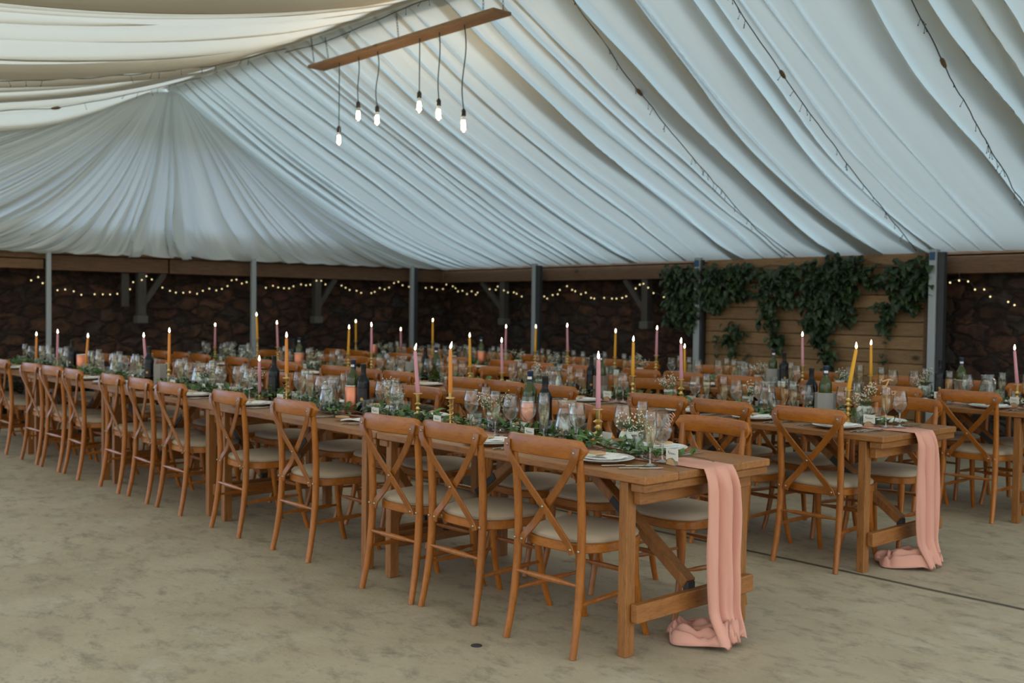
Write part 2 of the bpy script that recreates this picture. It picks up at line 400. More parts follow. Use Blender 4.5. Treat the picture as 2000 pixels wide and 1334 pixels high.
def drape(name, mat, A, E, pw, s0, s1, ds, nt, seed, sag=None, ampf=None, wmin=.18, wmax=.46, tend=1., skew=lambda s: .2, cr=1.):
    """cloth from top curve A(s) to eave curve E(s); pw(s) is how fast it drops"""
    f = pleats(seed, s1 - s0, wmin, wmax, skew)
    def base(s, t):
        a, e = A(s), E(s); k = pw(s)
        z = e.z + (a.z - e.z) * (1 - t) ** k if sag is None else sag(s, t)
        return Vector((a.x + (e.x - a.x) * t, a.y + (e.y - a.y) * t, z))
    ns = int((s1 - s0) / ds); vs = []
    def surf(s, t, off=0.):
        p = base(s, t); q = base(s + .02, t); e = .01; h = base(s, min(1, t + e)) - base(s, max(0, t - e))
        du = (q - p); sp = du.length / .02; n = du.cross(h)
        if n.length > 1e-9: n.normalize()
        else: n = Vector((0, -1, 0))
        if n.z > .0: n = -n
        drift = .20 * noise.noise(Vector((s * .45, t * 1.4, seed * 3.1))) + .05 * noise.noise(Vector((s * 1.9, t * 3.3, seed + 9.)))
        nm = noise.noise(Vector((s * .9, t * 2.1, seed + 5.)))
        lat, d = f(s - s0 + drift, max(.15, 1 + 1.1 * nm)); d *= 1 + .6 * nm
        d += .014 * noise.noise(Vector((s * 9., t * 1.2, seed + 1.))) + .006 * noise.noise(Vector((s * 23., t * 2.0, seed + 2.)))
        c1 = 1 - abs(noise.noise(Vector((s * 2.1 + drift * 3, t * .9, seed + 13.)))) * 2; c2 = 1 - abs(noise.noise(Vector((s * 5.3 + drift * 5, t * 1.3, seed + 17.)))) * 2
        d -= cr * (.020 * max(0., c1) ** 5 + .014 * max(0., c2) ** 5)
        d -= .03
        d *= min(1., max(.10, sp)) * (ampf(s, t) if ampf else 1.) * (.12 + .88 * smooth(t * 9))
        return p + n * (d + off) + du * (lat / .02)
    for i in range(ns + 1):
        for j in range(nt + 1): vs.append(surf(s0 + (s1 - s0) * i / ns, tend * j / nt))
    fs = [(i * (nt + 1) + j, (i + 1) * (nt + 1) + j, (i + 1) * (nt + 1) + j + 1, i * (nt + 1) + j + 1) for i in range(ns) for j in range(nt)]
    return MB().add(vs, fs).build(name, mat, ang=180), (surf, base)
struct(MB().box(XL - .1, 5.2, RY - .14, RY + .14, RZ + .01, RZ + .05).build('sky_blocker_2', 'lining_warm_lit', smooth=False))  # added strip that blocks the sky along the ridge gap
struct(MB().box(XL - .30, XL - .26, RY - .9, RY + .9, 3.5, RZ + .2).build('sky_blocker_3', 'lining_end_cloth', smooth=False))  # added patch behind the end lining, blocks sky at the apex
apex = Vector((XL + .10, RY, 4.10))
S_C = 11.0                                        # eave length of the end lining; s=0 at y=YB-11
def A_end(s): return apex + Vector((0, ((s / S_C) - .62) * .75, -abs((s / S_C) - .62) * .15))
def E_end(s): return Vector((XL + .09, YB - S_C + s, EZ - .012 * abs(math.sin(s * 9))))
o, base_end = drape('ceiling_end', 'lining_end_cloth', A_end, E_end, lambda s: 1.5 + .7 * smooth((6.5 - s) / 3), -3, S_C, .012, 44, 3, ampf=lambda s, t: 1.1 if t < .88 else 1.1 - 8 * (t - .88), wmin=.26, wmax=.56, skew=lambda s: .8 if s < 3 + S_C * .62 else .2)
tag(o, 'pale pleated lining fanning down from the tent apex to the end wall', 'tent lining', kind='structure')
def A_bk(s): return Vector((XL + s, RY, RZ - .05 * math.exp(-s / .8)))
def E_bk(s): return Vector((XL + s, YB, EZ - .012 * abs(math.sin(s * 9))))
def sag_bk(s, t):
    k = smooth(s / 2.2); z1 = EZ + (RZ - EZ) * (1 - t) ** 1.5; z2 = RZ + (EZ - RZ) * t - .5 * t * (1 - t); return z1 + (z2 - z1) * k
o, base_bk = drape('ceiling_back', 'lining_cloth', A_bk, E_bk, lambda s: 1.2, -.12, 15.0, .012, 44, 11, sag=sag_bk, ampf=lambda s, t: 1.0 if t < .90 else 1.0 - 8.6 * (t - .90))
tag(o, 'wide pleated lining tinted by cool daylight, sloping down to the back wall', 'tent lining', kind='structure')
def A_nr(s): return Vector((XL + .02 + s, RY + .06, RZ + .03))
def E_nr(s): return Vector((XL + .12 + s, -6.6, 2.9))
def sag_nr(s, t):
    y = RY + (-6.6 - RY) * t; z = 3.2 + .95 * max(0., (y + 3) / 5.63) ** 2
    if y < -3: z -= .08 * (-3 - y)
    return z + .05 - .30 * math.exp(-s / .6) * smooth(t * 5)
o, base_nr = drape('ceiling_near', 'lining_warm_lit', A_nr, E_nr, lambda s: 1., -.3, 14.8, .013, 50, 23, sag=sag_nr, wmin=.22, wmax=.55, ampf=lambda s, t: 1.05, skew=lambda s: .8, cr=1.9)
tag(o, 'pleated lining tinted by warm bulb light, sagging from the ridge towards the camera side', 'tent lining', kind='structure')

# grey metal posts
def post(x, y, wx, wy, label, strap=False, dark=None):
    r = thing('support_post', label, 'post', (x, y, 0), 0, 'grey metal posts along the walls')
    MB().box(-wx / 2, wx / 2, -wy / 2, wy / 2, .008, EZ + .03, .004).build('shaft', 'post_metal', r)
    MB().box(-.09, .09, -.09, .09, 0, .008).build('base_plate', 'post_metal', r, smooth=False)
    if dark: MB().box(*dark, .01, EZ).build('shaded_side', 'dark_metal', r, smooth=False)  # dark strip standing in for the unlit side of the post
    if strap:
        MB().box(-wx / 2 + .01, wx / 2 - .012, -wy / 2 - .01, -wy / 2 - .003, 1.92, EZ).build('strap', 'strap_blue', r, smooth=False)
PS = [((XL + .1, 1.11, .05, .05), 'grey metal post nearest the first wall bracket, before the end wall', False, None),
      ((XL + .1, 3.77, .06, .06), 'middle grey metal post of the three before the end wall', False, None),
      ((XL + .1, 6.42, .06, .05), 'grey metal post before the end wall, closest to the room corner', False, (-.03, .03, .03, .09)),
      ((-8.09, YB - .1, .07, .06), 'grey metal post before the back wall, closest to the room corner', False, (.04, .12, -.02, .03)),
      ((-5.22, YB - .1, .085, .06), 'grey metal post at the ivy-covered edge of the plank screen, blue strap on top', True, (.045, .075, -.02, .03)),
      ((-2.29, YB - .1, .075, .09), 'grey metal post right of the plank screen, ivy tip hanging over it', True, (.045, .11, -.02, .04))]
for a, l, st, dk in PS: post(*a, l, st, dk)

# timber brackets under the beams
def bracket(px, py, dx, dy, label):
    r = thing('timber_bracket', label, 'bracket', (px, py, 0), 0, 'dark timber brackets under the beams')
    MB().bar((0, 0, 1.25), (0, 0, 1.79), .10, .10, (1, 0, 0)).build('upright', 'bracket_wood', r, smooth=False)
    MB().bar((0, 0, 1.36), (dx, dy, 1.79), .07, .07, (dy, dx, 0)).build('brace', 'bracket_wood', r, smooth=False)
    MB().box(-.07, .07, -.07, .07, 1.15, 1.25, .01).build('corbel', 'corbel_stone', r, smooth=False)
bracket(XL - .09, 2.30, 0, .30, 'dark timber bracket under the end beam, beside the hanging dark plank')
bracket(XL - .09, 4.87, 0, .30, 'dark timber bracket under the end beam, farther from the hanging plank')
bracket(-8.95, YB + .09, -.5, 0, 'dark timber bracket under the back beam, near the room corner')
bracket(-6.19, YB + .09, -.36, 0, 'dark timber bracket under the back beam, beside the ivy')
tag(MB().box(XL - .13, XL - .09, 2.06, 2.15, 1.36, 1.8, .004).build('hanging_plank', 'bracket_wood', smooth=False), 'short dark plank hanging below the end beam', 'plank')

# plank screen
r = thing('plank_screen', 'pale plank screen with hanging ivy, between two grey posts', 'wooden screen', (0, YB - .005, 0))
m_ = MB(); z = .02; i = 0
while z < 1.93:
    hgt = (.142, .138, .146)[i % 3]; j = rnd.uniform(-.003, .003); m_.bar((-5.16, j, z + hgt / 2), (-2.42, j, z + hgt / 2), .022, hgt - .007, (0, 1, 0), .003); z += hgt; i += 1
m_.build('planking', 'panel_wood', r, smooth=False)
MB().bar((-2.40, -.012, .02), (-2.40, -.012, 2.0), .035, .05, (1, 0, 0)).build('edge_batten', 'beam_wood', r, smooth=False)
MB().bar((-5.13, .03, .02), (-5.13, .03, 2.0), .05, .03, (1, 0, 0)).build('edge_batten', 'beam_wood', r, smooth=False)

# ivy on the screen
def foliage(m, p, L, W, rg, hang=0.):
    d = Vector((rg.uniform(-1, 1), rg.uniform(-1, .1), rg.uniform(-1, .6) - hang)); m.leaf(p, d, (rg.uniform(-.3, .3), -.6, 1), L * rg.uniform(.7, 1.3), W * rg.uniform(.7, 1.3))
iv = thing('ivy_garland', 'dark green ivy garland hanging over the plank screen', 'ivy', (0, YB - .055, 0))
rg = random.Random(5); m_ = MB(); st = MB()
CL = [(-5.58, 1.86, .17, .66, 210), (-5.30, 1.86, .17, .70, 210), (-5.0, 1.84, .22, .44, 210), (-4.66, 1.86, .22, .34, 170), (-4.22, 1.82, .17, .62, 150), (-3.98, 1.84, .16, .40, 120), (-3.62, 1.86, .22, .66, 260), (-3.28, 1.92, .20, .66, 260), (-3.0, 1.84, .10, .2, 30), (-2.66, 1.84, .16, .26, 80), (-2.42, 1.88, .12, .36, 80), (-2.55, 1.58, .18, .16, 70),
      (-4.72, 1.20, .11, .34, 45), (-4.1, 1.18, .10, .25, 35), (-3.55, 1.2, .14, .22, 50), (-3.45, 1.02, .07, .30, 30), (-2.80, 1.42, .10, .24, 40)]
for x, z, wd, h, n in CL:
    for _ in range(n):
        v_ = rg.random() ** 1.2; foliage(m_, (x + rg.gauss(0, wd * (1 - .35 * v_) * .55), rg.uniform(-.09, .0), z + .05 - h * v_ + rg.gauss(0, .03)), .095, .078, rg, .5)
for x, z0, z1 in ((-4.55, 1.2, .75), (-2.80, 1.4, .70), (-2.83, 1.1, .66), (-4.95, 1.1, .88), (-3.5, 1.0, .60)):
    st.tube([(x + .03 * math.sin(k * 1.7), -.01, z0 + (z1 - z0) * k / 6) for k in range(7)], .004, 5)
    for k in range(9):
        foliage(m_, (x + rg.uniform(-.03, .03), rg.uniform(-.04, 0), z1 + (z0 - z1) * rg.random() ** 2), .06, .05, rg, .5)
st.tube([(-5.65 + .24 * k, -.03, 1.88 + .04 * math.sin(k * 1.3)) for k in range(15)], .01, 6)
m_.build('leaf_spray', 'leaf_ivy', iv, smooth=False)['kind'] = 'stuff'; st.build('vine', 'twig', iv)
# low growth at the foot of the walls
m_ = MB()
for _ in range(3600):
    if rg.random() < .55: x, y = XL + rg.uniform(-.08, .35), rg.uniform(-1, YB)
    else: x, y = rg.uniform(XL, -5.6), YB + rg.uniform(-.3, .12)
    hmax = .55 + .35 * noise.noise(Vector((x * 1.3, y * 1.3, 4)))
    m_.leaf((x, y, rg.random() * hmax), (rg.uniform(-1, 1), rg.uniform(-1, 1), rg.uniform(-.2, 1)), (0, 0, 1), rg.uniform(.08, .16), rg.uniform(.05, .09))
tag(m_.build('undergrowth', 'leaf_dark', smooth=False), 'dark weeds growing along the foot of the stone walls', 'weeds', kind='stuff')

# ---- fairy lights
FL = [(0.95, 1.66), (1.03, 1.7), (1.08, 1.63), (1.25, 1.55), (1.34, 1.56), (1.44, 1.54), (1.53, 1.5), (1.69, 1.51), (1.79, 1.51), (1.88, 1.51), (1.97, 1.52), (2.13, 1.58), (2.17, 1.67), (2.28, 1.7), (2.34, 1.75), (2.41, 1.71), (2.55, 1.61), (2.65, 1.57), (2.73, 1.55), (2.83, 1.55), (2.92, 1.56), (3.02, 1.54), (3.1, 1.58), (3.19, 1.61), (3.29, 1.59), (3.37, 1.61), (3.45, 1.65), (3.51, 1.73), (3.58, 1.74), (3.66, 1.69), (3.73, 1.71), (3.85, 1.66), (4.02, 1.64), (4.13, 1.67), (4.21, 1.65), (4.3, 1.64), (4.38, 1.64), (4.45, 1.67), (4.57, 1.7), (4.65, 1.69), (4.72, 1.7), (4.82, 1.76), (4.9, 1.76), (4.97, 1.71), (5.24, 1.7), (5.31, 1.67), (5.38, 1.64), (5.5, 1.63), (5.58, 1.6), (5.76, 1.6), (5.82, 1.62), (5.91, 1.68), (6.0, 1.66), (6.08, 1.69), (6.17, 1.76), (6.25, 1.78), (6.33, 1.73), (6.45, 1.71), (6.77, 1.7), (6.89, 1.71), (6.99, 1.68), (7.11, 1.69)]
FB = [(-10.23, 1.76), (-10.07, 1.73), (-10.0, 1.7), (-9.94, 1.65), (-9.83, 1.66), (-9.72, 1.61), (-9.61, 1.65), (-9.51, 1.6), (-9.47, 1.63), (-9.19, 1.68), (-9.05, 1.67), (-9.01, 1.72), (-8.87, 1.66), (-8.78, 1.63), (-8.65, 1.63), (-8.59, 1.61), (-8.48, 1.57), (-8.19, 1.6), (-8.14, 1.58), (-8.01, 1.57), (-7.95, 1.54), (-7.84, 1.59), (-7.74, 1.6), (-7.7, 1.66), (-7.56, 1.71), (-7.46, 1.66), (-7.4, 1.64), (-7.29, 1.6), (-7.2, 1.62), (-7.1, 1.55), (-7.04, 1.54), (-6.86, 1.55), (-6.72, 1.54), (-6.64, 1.54), (-6.54, 1.55), (-6.47, 1.57), (-6.31, 1.67), (-6.24, 1.72), (-6.18, 1.73), (-6.1, 1.68), (-6.01, 1.61), (-5.84, 1.56)]
FR = [(-2.33, 1.63), (-2.27, 1.67), (-2.18, 1.7), (-2.09, 1.72), (-2.0, 1.71), (-1.93, 1.63), (-1.84, 1.63), (-1.78, 1.56), (-1.61, 1.51), (-1.55, 1.48)]
bulb_me = [None]
def fairy(pts, fn, label):
    r = thing('fairy_light_string', label, 'string lights', (0, 0, 0), 0, 'fairy light strings under the beams')
    MB().tube([fn(a, z + .014) for a, z in pts], .0025, 4).build('wire', 'wire_dark', r)
    for q in range(1, len(pts) - 1):
        if pts[q][1] >= max(pts[q - 1][1], pts[q + 1][1]) and pts[q][1] > 1.685: MB().tube([fn(pts[q][0], pts[q][1] + .014), fn(pts[q][0], 1.795)], .002, 4).build('hook', 'dark_metal', r)
    for a, z in pts:
        if bulb_me[0] is None:
            o = MB().ball((0, 0, 0), .0095, 8, 6).build('fairy_bulb', 'fairy_glow', r); bulb_me[0] = o
        else:
            o = bulb_me[0].copy(); COL.objects.link(o); o.parent = r
        o.location = fn(a, z)
fairy(FL, lambda a, z: (XL - .015, a, z), 'warm fairy light string along the end wall below its beam')
fairy(FB, lambda a, z: (a, YB + .01, z), 'warm fairy light string along the back wall, from the corner to the ivy')
fairy(FR, lambda a, z: (a, YB + .01, z), 'short run of fairy lights past the plank screen')

# ---- thin light strings lying along the lining
def lstring(label, fn, n, drops, plug=None, rad=.0045):
    r = thing('lining_light_string', label, 'string lights', (0, 0, 0), 0, 'unlit light strings under the tent lining')
    P = [Vector(fn(k / n)) for k in range(n + 1)]
    for i, p in enumerate(P): p += noise.noise_vector(p * 4) * .012
    MB().tube(P, rad, 5).build('cable', 'wire_dark', r)
    rg = random.Random(label); m_ = MB()
    for _ in range(drops):
        p = P[rg.randrange(1, n)]; q = p + Vector((rg.uniform(-.03, .03), rg.uniform(-.03, .03), -rg.uniform(.03, .07))); m_.tube([p, q], .0022, 4); m_.ball(q, .0055, 6, 4)
    m_.build('lead', 'paper_white' if rad > .005 else 'wire_dark', r)['kind'] = 'stuff'
    if plug is not None:
        p = P[int(plug * n)]; q = P[int(plug * n) + 1]; d = (q - p).normalized(); MB().tube([p - d * .05, p - d * .03, p, p + d * .04, p + d * .06], [.006, .016, .018, .014, .006], 8).build('connector', 'twig', r)
def hull(sb, s, t, N, w=1.):
    N = Vector(N).normalized(); d = max((sb[0](s + q * .03 * w, t) - sb[1](s + q * .03 * w, t)).dot(N) for q in range(-6, 7)); return sb[1](s, t) + N * (d + .022)
def onbk(x0, x1, t0, t1):
    return lambda u: hull(base_bk, x0 - XL + (x1 - x0) * u, t0 + (t1 - t0) * u, (0, -.43, -.9))
lstring('unlit light string on the back lining slope, highest up the row with a connector', onbk(-.75, -1.15, .02, .95), 60, 26, .38)
lstring('unlit light string on the back lining slope, middle one of three', onbk(-2.05, -2.45, .02, .97), 60, 26, .34)
lstring('unlit light string on the back lining slope, closest to the pendant board', onbk(-3.35, -3.95, .02, .97), 60, 26, .3)
def onnr(x0, x1, t0, t1):
    return lambda u: hull(base_nr, x0 - XL - .12 + (x1 - x0) * u, t0 + (t1 - t0) * u, (0, .25, -.97), 2.2)
lstring('dark light string hooked at the ridge and crossing the cream lining', onnr(-7.3, -7.45, .005, .40), 50, 14)  # the cream is warm light put into the lining colour
lstring('light string with a ring along the lowest hem of the cream lining', onnr(-9.25, -9.35, .01, .34), 40, 12, .55)
lstring('light string clipped along the tent ridge above the pendant board', lambda u: (-7.35 + 4.6 * u, RY - .03, RZ - .06 - .03 * math.sin(u * 9)), 40, 14)

# ---- pendant board
pb = thing('pendant_light_board', 'rough wooden board hung on chains with six glowing filament bulbs', 'pendant light', (0, 0, 0))
MB().bar((-6.68, 2.585, 3.815), (-3.83, 2.60, 3.815), .20, .03, (0, 1, 0), .004).build('board', 'board_wood', pb, smooth=False)
MB().bar((-5.52, 2.62, 3.84), (-5.22, 2.62, 3.84), .12, .022, (0, 1, 0), .003).build('backing_plate', 'board_wood', pb, smooth=False)
def chain(a, b):
    a, b = Vector(a), Vector(b); d = b - a; n = max(3, int(d.length / .028)); m_ = MB()
    for k in range(n):
        c = a + d * ((k + .5) / n); pts = []
        for j in range(9):
            an = 2 * PI * j / 8; x, z_ = .008 * math.cos(an), .018 * math.sin(an); pts.append(c + (Vector((x, 0, z_)) if k % 2 else Vector((0, x, z_))))
        m_.tube(pts, .0025, 4, cap=False)
    m_.build('chain', 'dark_metal', pb)
chain((-6.58, 2.50, 3.83), (-6.64, 2.50, 4.11)); chain((-6.55, 2.66, 3.83), (-6.60, 2.64, 4.12)); chain((-5.30, 2.62, 3.85), (-5.34, 2.62, 4.10))
chain((-3.98, 2.52, 3.83), (-3.98, 2.52, 4.12)); chain((-3.90, 2.67, 3.83), (-3.88, 2.64, 4.10))
MB().ball((-6.5, 2.67, 3.845), .022, 8, 6).build('plug', 'socket_black', pb)
MB().tube([(-6.30 + .05 * k, 2.66, 3.835 + .05 * math.sin(PI * k / 7)) for k in range(8)], .005, 6).build('loop_cable', 'cord_cloth', pb)
for k, (x, zt, zb) in enumerate([(-6.27, 3.172, 2.985), (-5.93, 3.367, 3.18), (-5.61, 3.284, 3.101), (-4.95, 3.323, 3.131), (-4.666, 3.215, 3.027), (-4.32, 3.08, 2.884)]):
    n = 14; cv = .012 * (k % 3)
    cord = MB().tube([(x + cv * math.sin(PI * 2 * i / n) , 2.6, 3.80 + (zt + .01 - 3.80) * i / n) for i in range(n + 1)], .0055, 6).build('cord', 'cord_cloth', pb)
    MB().lathe([(0, 0), (.008, 0), (.02, -.018), (.021, -.06), (.019, -.066), (0, -.066)], 14, (x, 2.6, zt + .012)).build('socket', 'socket_black', cord)
    L = zt - .05 - zb
    bl = MB().lathe([(.014, 0), (.016, -.15 * L), (.030, -.45 * L), (.034, -.62 * L), (.029, -.82 * L), (.016, -.95 * L), (.004, -L), (0, -L)], 18, (x, 2.6, zt - .05)).build('bulb', 'bulb_glass', cord)
    fl = MB()
    for j in range(6):
        a = j * PI / 3; fl.tube([(x + .010 * math.cos(a), 2.6 + .010 * math.sin(a), zt - .05 - .25 * L), (x + .015 * math.cos(a), 2.6 + .015 * math.sin(a), zt - .05 - .78 * L)], .0045, 6)
    fl.build('filament', 'filament', cord)
    ld = bpy.data.lights.new('bulb_light', 'POINT'); ld.energy = 7; ld.color = (1, .72, .42); ld.shadow_soft_size = .03
    lo = bpy.data.objects.new('bulb_light', ld); lo.location = (x, 2.6, (zt + zb) / 2 - .02); COL.objects.link(lo)

# ------------------------------------------------------------ trestle tables
def make_table():
    r = thing('trestle_table'); Lh = 1.822
    m_ = MB(); pw = TW / 4
    for k in range(4): m_.bar((-Lh, pw * (k + .5), TZ - .016), (-.002 - .003 * (k % 2), pw * (k + .5), TZ - .016), pw - .006, .032, (0, 1, 0), .004)
    m_.build('tabletop', 'table_wood', r, smooth=False)
    for x0, x1, lx in ((-.085, -.012, -.13), (-Lh + .012, -Lh + .085, -Lh + .085)):
        MB().box(x0, x1, .012, TW - .012, TZ - .067, TZ - .033, .004).build('end_batten', 'cross_wood', r, smooth=False)
        MB().box(lx + .022 + (.0 if lx > -1 else -.02), lx + .062 + (.0 if lx > -1 else -.02), .055, TW - .055, TZ - .125, TZ - .034 - (.033 if lx > -1 else .033), .004).build('crossbar', 'cross_wood', r, smooth=False)
        for y in (.02, TW - .075):
            MB().bar((lx, y + .0275, 0), (lx, y + .0275, TZ - .034), .045, .055, (1, 0, 0), .003).build('leg', 'leg_wood', r, smooth=False)
        sx = 1 if lx > -1 else -1
        MB().bar((lx + sx * .043, -.0 + .045, .178), (lx + sx * .043, TW - .02, .178), .038, .075, (1, 0, 0), .004).build('lower_rail', 'cross_wood', r, smooth=False)
        a, b_ = Vector((lx + sx * .018, TW / 2, .235)), Vector((lx - sx * .60, TW / 2, TZ - .06))
        br = MB().bar(a, b_, .062, .045, (0, 1, 0), .004).build('brace', 'leg_wood', r, smooth=False)
        d = (b_ - a).normalized()
        MB().bar(a + d * .34 + Vector((0, -.034, 0)), a + d * .52 + Vector((0, -.034, 0)), .005, .035, (0, 1, 0), .001).build('hinge', 'hinge_metal', br, smooth=False)
        MB().bar(a + Vector((0, 0, -.045)), a + Vector((0, 0, .01)), .05, .03, (0, 1, 0), .004).build('bracket', 'hinge_metal', br, smooth=False)
    return r
tp = Proto(make_table())
for X0, Y0, rn in ROWS:
    for k in range(5):
        where = 'its hanging-runner end' if k == 0 else ('the end wall' if k == 4 else None)
        lab = f'wooden trestle table of the {rn} row, at {where}' if where else f'wooden trestle table, {ORD[k]} from the hanging-runner end of the {rn} row'
        tp.put((X0 - 1.83 * k, Y0, 0), 0, lab, 'table', 'trestle tables in three long rows')

# ------------------------------------------------------------ cross-back chairs
def outline(ins, z, n=28):
    P = []
    for i in range(n):
        a = 2 * PI * i / n; c, s_ = math.cos(a), math.sin(a); e = 2 / 3.1
        x = math.copysign(abs(c) ** e, c); y = math.copysign(abs(s_) ** e, s_)
        hw = .212 + .012 * y
        P.append((x * (hw - ins), y * (.205 - ins), z))
    return P
def ring_stack(m_, layers, cap0=True, cap1=True):
    n = len(layers[0]); vs = [p for L in layers for p in L]; fs = []
    for k in range(len(layers) - 1):
        for i in range(n): j = (i + 1) % n; fs.append((k * n + i, k * n + j, (k + 1) * n + j, (k + 1) * n + i))
    if cap0: fs.append(tuple(range(n - 1, -1, -1)))
    if cap1: fs.append(tuple(range((len(layers) - 1) * n, len(layers) * n)))
    return m_.add(vs, fs)
def bez(p0, p1, p2, n): return [Vector(p0) * (1 - t) ** 2 + Vector(p1) * 2 * t * (1 - t) + Vector(p2) * t * t for t in [i / n for i in range(n + 1)]]
def make_chair(bolts=True):
    r = thing('cross_back_chair')
    m_ = MB(); ring_stack(m_, [outline(.004, .402), outline(0, .406), outline(0, .436), outline(.004, .44)]); m_.build('seat_frame', 'rail_wood', r)
    m_ = MB(); ring_stack(m_, [outline(.014, .438), outline(.006, .446), outline(.005, .456), outline(.012, .466), outline(.035, .475), outline(.08, .480), outline(.14, .482)]); m_.build('seat_cushion', 'seat_fabric', r)
    def strip(path, w_, th, wd, name, mat, par):   # flat bent strip; wd = direction of its width at each point
        mm = MB(); n = len(path); vs = []
        for i, p in enumerate(path):
            t_ = (path[min(i + 1, n - 1)] - path[max(i - 1, 0)]).normalized(); sx = wd - t_ * wd.dot(t_); sx.normalize(); sy = t_.cross(sx); c = .0022
            for x, y in ((-w_ / 2, -th / 2 + c), (-w_ / 2 + c, -th / 2), (w_ / 2 - c, -th / 2), (w_ / 2, -th / 2 + c), (w_ / 2, th / 2 - c), (w_ / 2 - c, th / 2), (-w_ / 2 + c, th / 2), (-w_ / 2, th / 2 - c)): vs.append(p + sx * x + sy * y)
        fs = [(k * 8 + i, k * 8 + (i + 1) % 8, k * 8 + 8 + (i + 1) % 8, k * 8 + 8 + i) for k in range(n - 1) for i in range(8)]
        fs += [tuple(range(7, -1, -1)), tuple(range((n - 1) * 8, n * 8))]
        return mm.add(vs, fs).build(name, mat, par, fixn=True)
    for sx in (-1, 1):
        pts = bez((sx * .192, -.262, 0), (sx * .172, -.165, .40), (sx * .190, -.238, .83), 14)
        lg = MB().tube(pts, [.0145 + .004 * math.sin(PI * i / 14) for i in range(15)], 10).build('leg', 'chair_wood', r)
        if bolts: MB().ball((sx * .183, -.228, .424), .0064, 8, 5, (1, .6, 1)).build('bolt', 'screw_metal', lg)
        pts = bez((sx * .178, .215, 0), (sx * .158, .14, .22), (sx * .160, .150, .405), 10)
        MB().tube(pts, [.0135 + .006 * (i / 10) for i in range(11)], 10).build('leg', 'chair_wood', r)
    # bent top rail with rounded ends
    m_ = MB(); n = 22; L = []
    for i in range(n + 1):
        u = -1 + 2 * i / n; x = u * .226; y = -.272 + .040 * u * u; e = max(0., (abs(u) - .84) / .16); h = .041 * math.sqrt(max(.02, 1 - e * e)); zc = .833 - .004 * u * u
        sec = []
        for j in range(12):
            a = 2 * PI * j / 12; c, s_ = math.cos(a), math.sin(a)
            sec.append((x, y + .0125 * math.copysign(abs(c) ** .55, c), zc + h * math.copysign(abs(s_) ** .7, s_)))
        L.append(sec)
    ring_stack(m_, L); m_.build('top_rail', 'rail_wood', r, fixn=True)
    for sx in (-1, 1):                                 # the crossed bentwood slats
        off = .0075 * sx
        P = [Vector((sx * .196, -.262, .842)), Vector((sx * .192, -.268, .80)), Vector((sx * .155, -.262 + off, .755)), Vector((sx * .075, -.247 + off, .66)), Vector((0, -.236 + off, .582)), Vector((-sx * .07, -.225 + off, .505)), Vector((-sx * .128, -.226, .44)), Vector((-sx * .145, -.222, .405))]
        Q = []
        for i in range(len(P) - 1):
            a, b_, c_, d_ = P[max(i - 1, 0)], P[i], P[i + 1], P[min(i + 2, len(P) - 1)]
            for k in range(3):
                t = k / 3; Q.append(.5 * ((2 * b_) + (c_ - a) * t + (2 * a - 5 * b_ + 4 * c_ - d_) * t * t + (3 * b_ - a - 3 * c_ + d_) * t ** 3))
        Q.append(P[-1])
        sl = strip(Q, .034, .009, Vector((1, 0, 0)), 'cross_slat', 'chair_wood', r)
        if bolts:
            MB().ball((sx * .190, -.272, .822), .0066, 8, 5, (1, .6, 1)).build('bolt', 'screw_metal', sl)
            MB().ball((-sx * .140, -.230, .424), .0066, 8, 5, (1, .6, 1)).build('bolt', 'screw_metal', sl)
            if sx < 0: MB().ball((0, -.250, .582), .0066, 8, 5, (1, .6, 1)).build('bolt', 'screw_metal', sl)
    def spindle(a, b_):
        a, b_ = Vector(a), Vector(b_); T = (0, .08, .2, .27, .5, .73, .8, .92, 1); RR = (.006, .007, .0085, .0115, .0125, .0115, .0085, .007, .006)
        MB().tube([a + (b_ - a) * t for t in T], RR, 8).build('stretcher', 'chair_wood', r)
    spindle((-.180, -.223, .285), (.180, -.223, .285)); spindle((-.164, .165, .27), (.164, .165, .27))
    for sx in (-1, 1): spindle((sx * .183, -.222, .205), (sx * .166, .172, .215))
    return r
cA = Proto(make_chair(True)); cB = Proto(make_chair(False))
SEATS = {('front', 0): [-.43, -1.02, -1.47, -2.46, -3.23, -4.08, -4.60, -5.13, -5.90, -6.42, -6.95, -7.73, -8.25, -8.78],
         ('front', 1): [-.47, -1.02, -1.47, -2.29, -2.83, -3.31, -4.11, -4.64, -5.12, -5.90, -6.42, -6.95, -7.73, -8.25],
         ('middle', 0): [-.49, -1.05, -1.56, -2.47, -2.95, -3.41, -4.28, -4.76, -5.24, -6.06, -6.56, -7.06, -7.85, -8.36, -8.87],
         ('middle', 1): [-.48, -1.02, -1.56, -2.46, -2.94, -3.41, -4.31, -4.79, -5.24, -6.03, -6.55, -7.06, -7.85, -8.36],
         ('back', 0): [-.52, -1.05, -1.60, -2.40, -2.95, -3.43, -4.22, -4.73, -5.25, -6.03, -6.55, -7.08, -7.87, -8.40],
         ('back', 1): [-.52, -1.06, -1.60, -2.37, -2.90, -3.43, -4.36, -4.81, -5.26, -6.03, -6.55, -7.08, -7.87, -8.40]}
SIDE = ('near', 'far')
rg = random.Random(21)
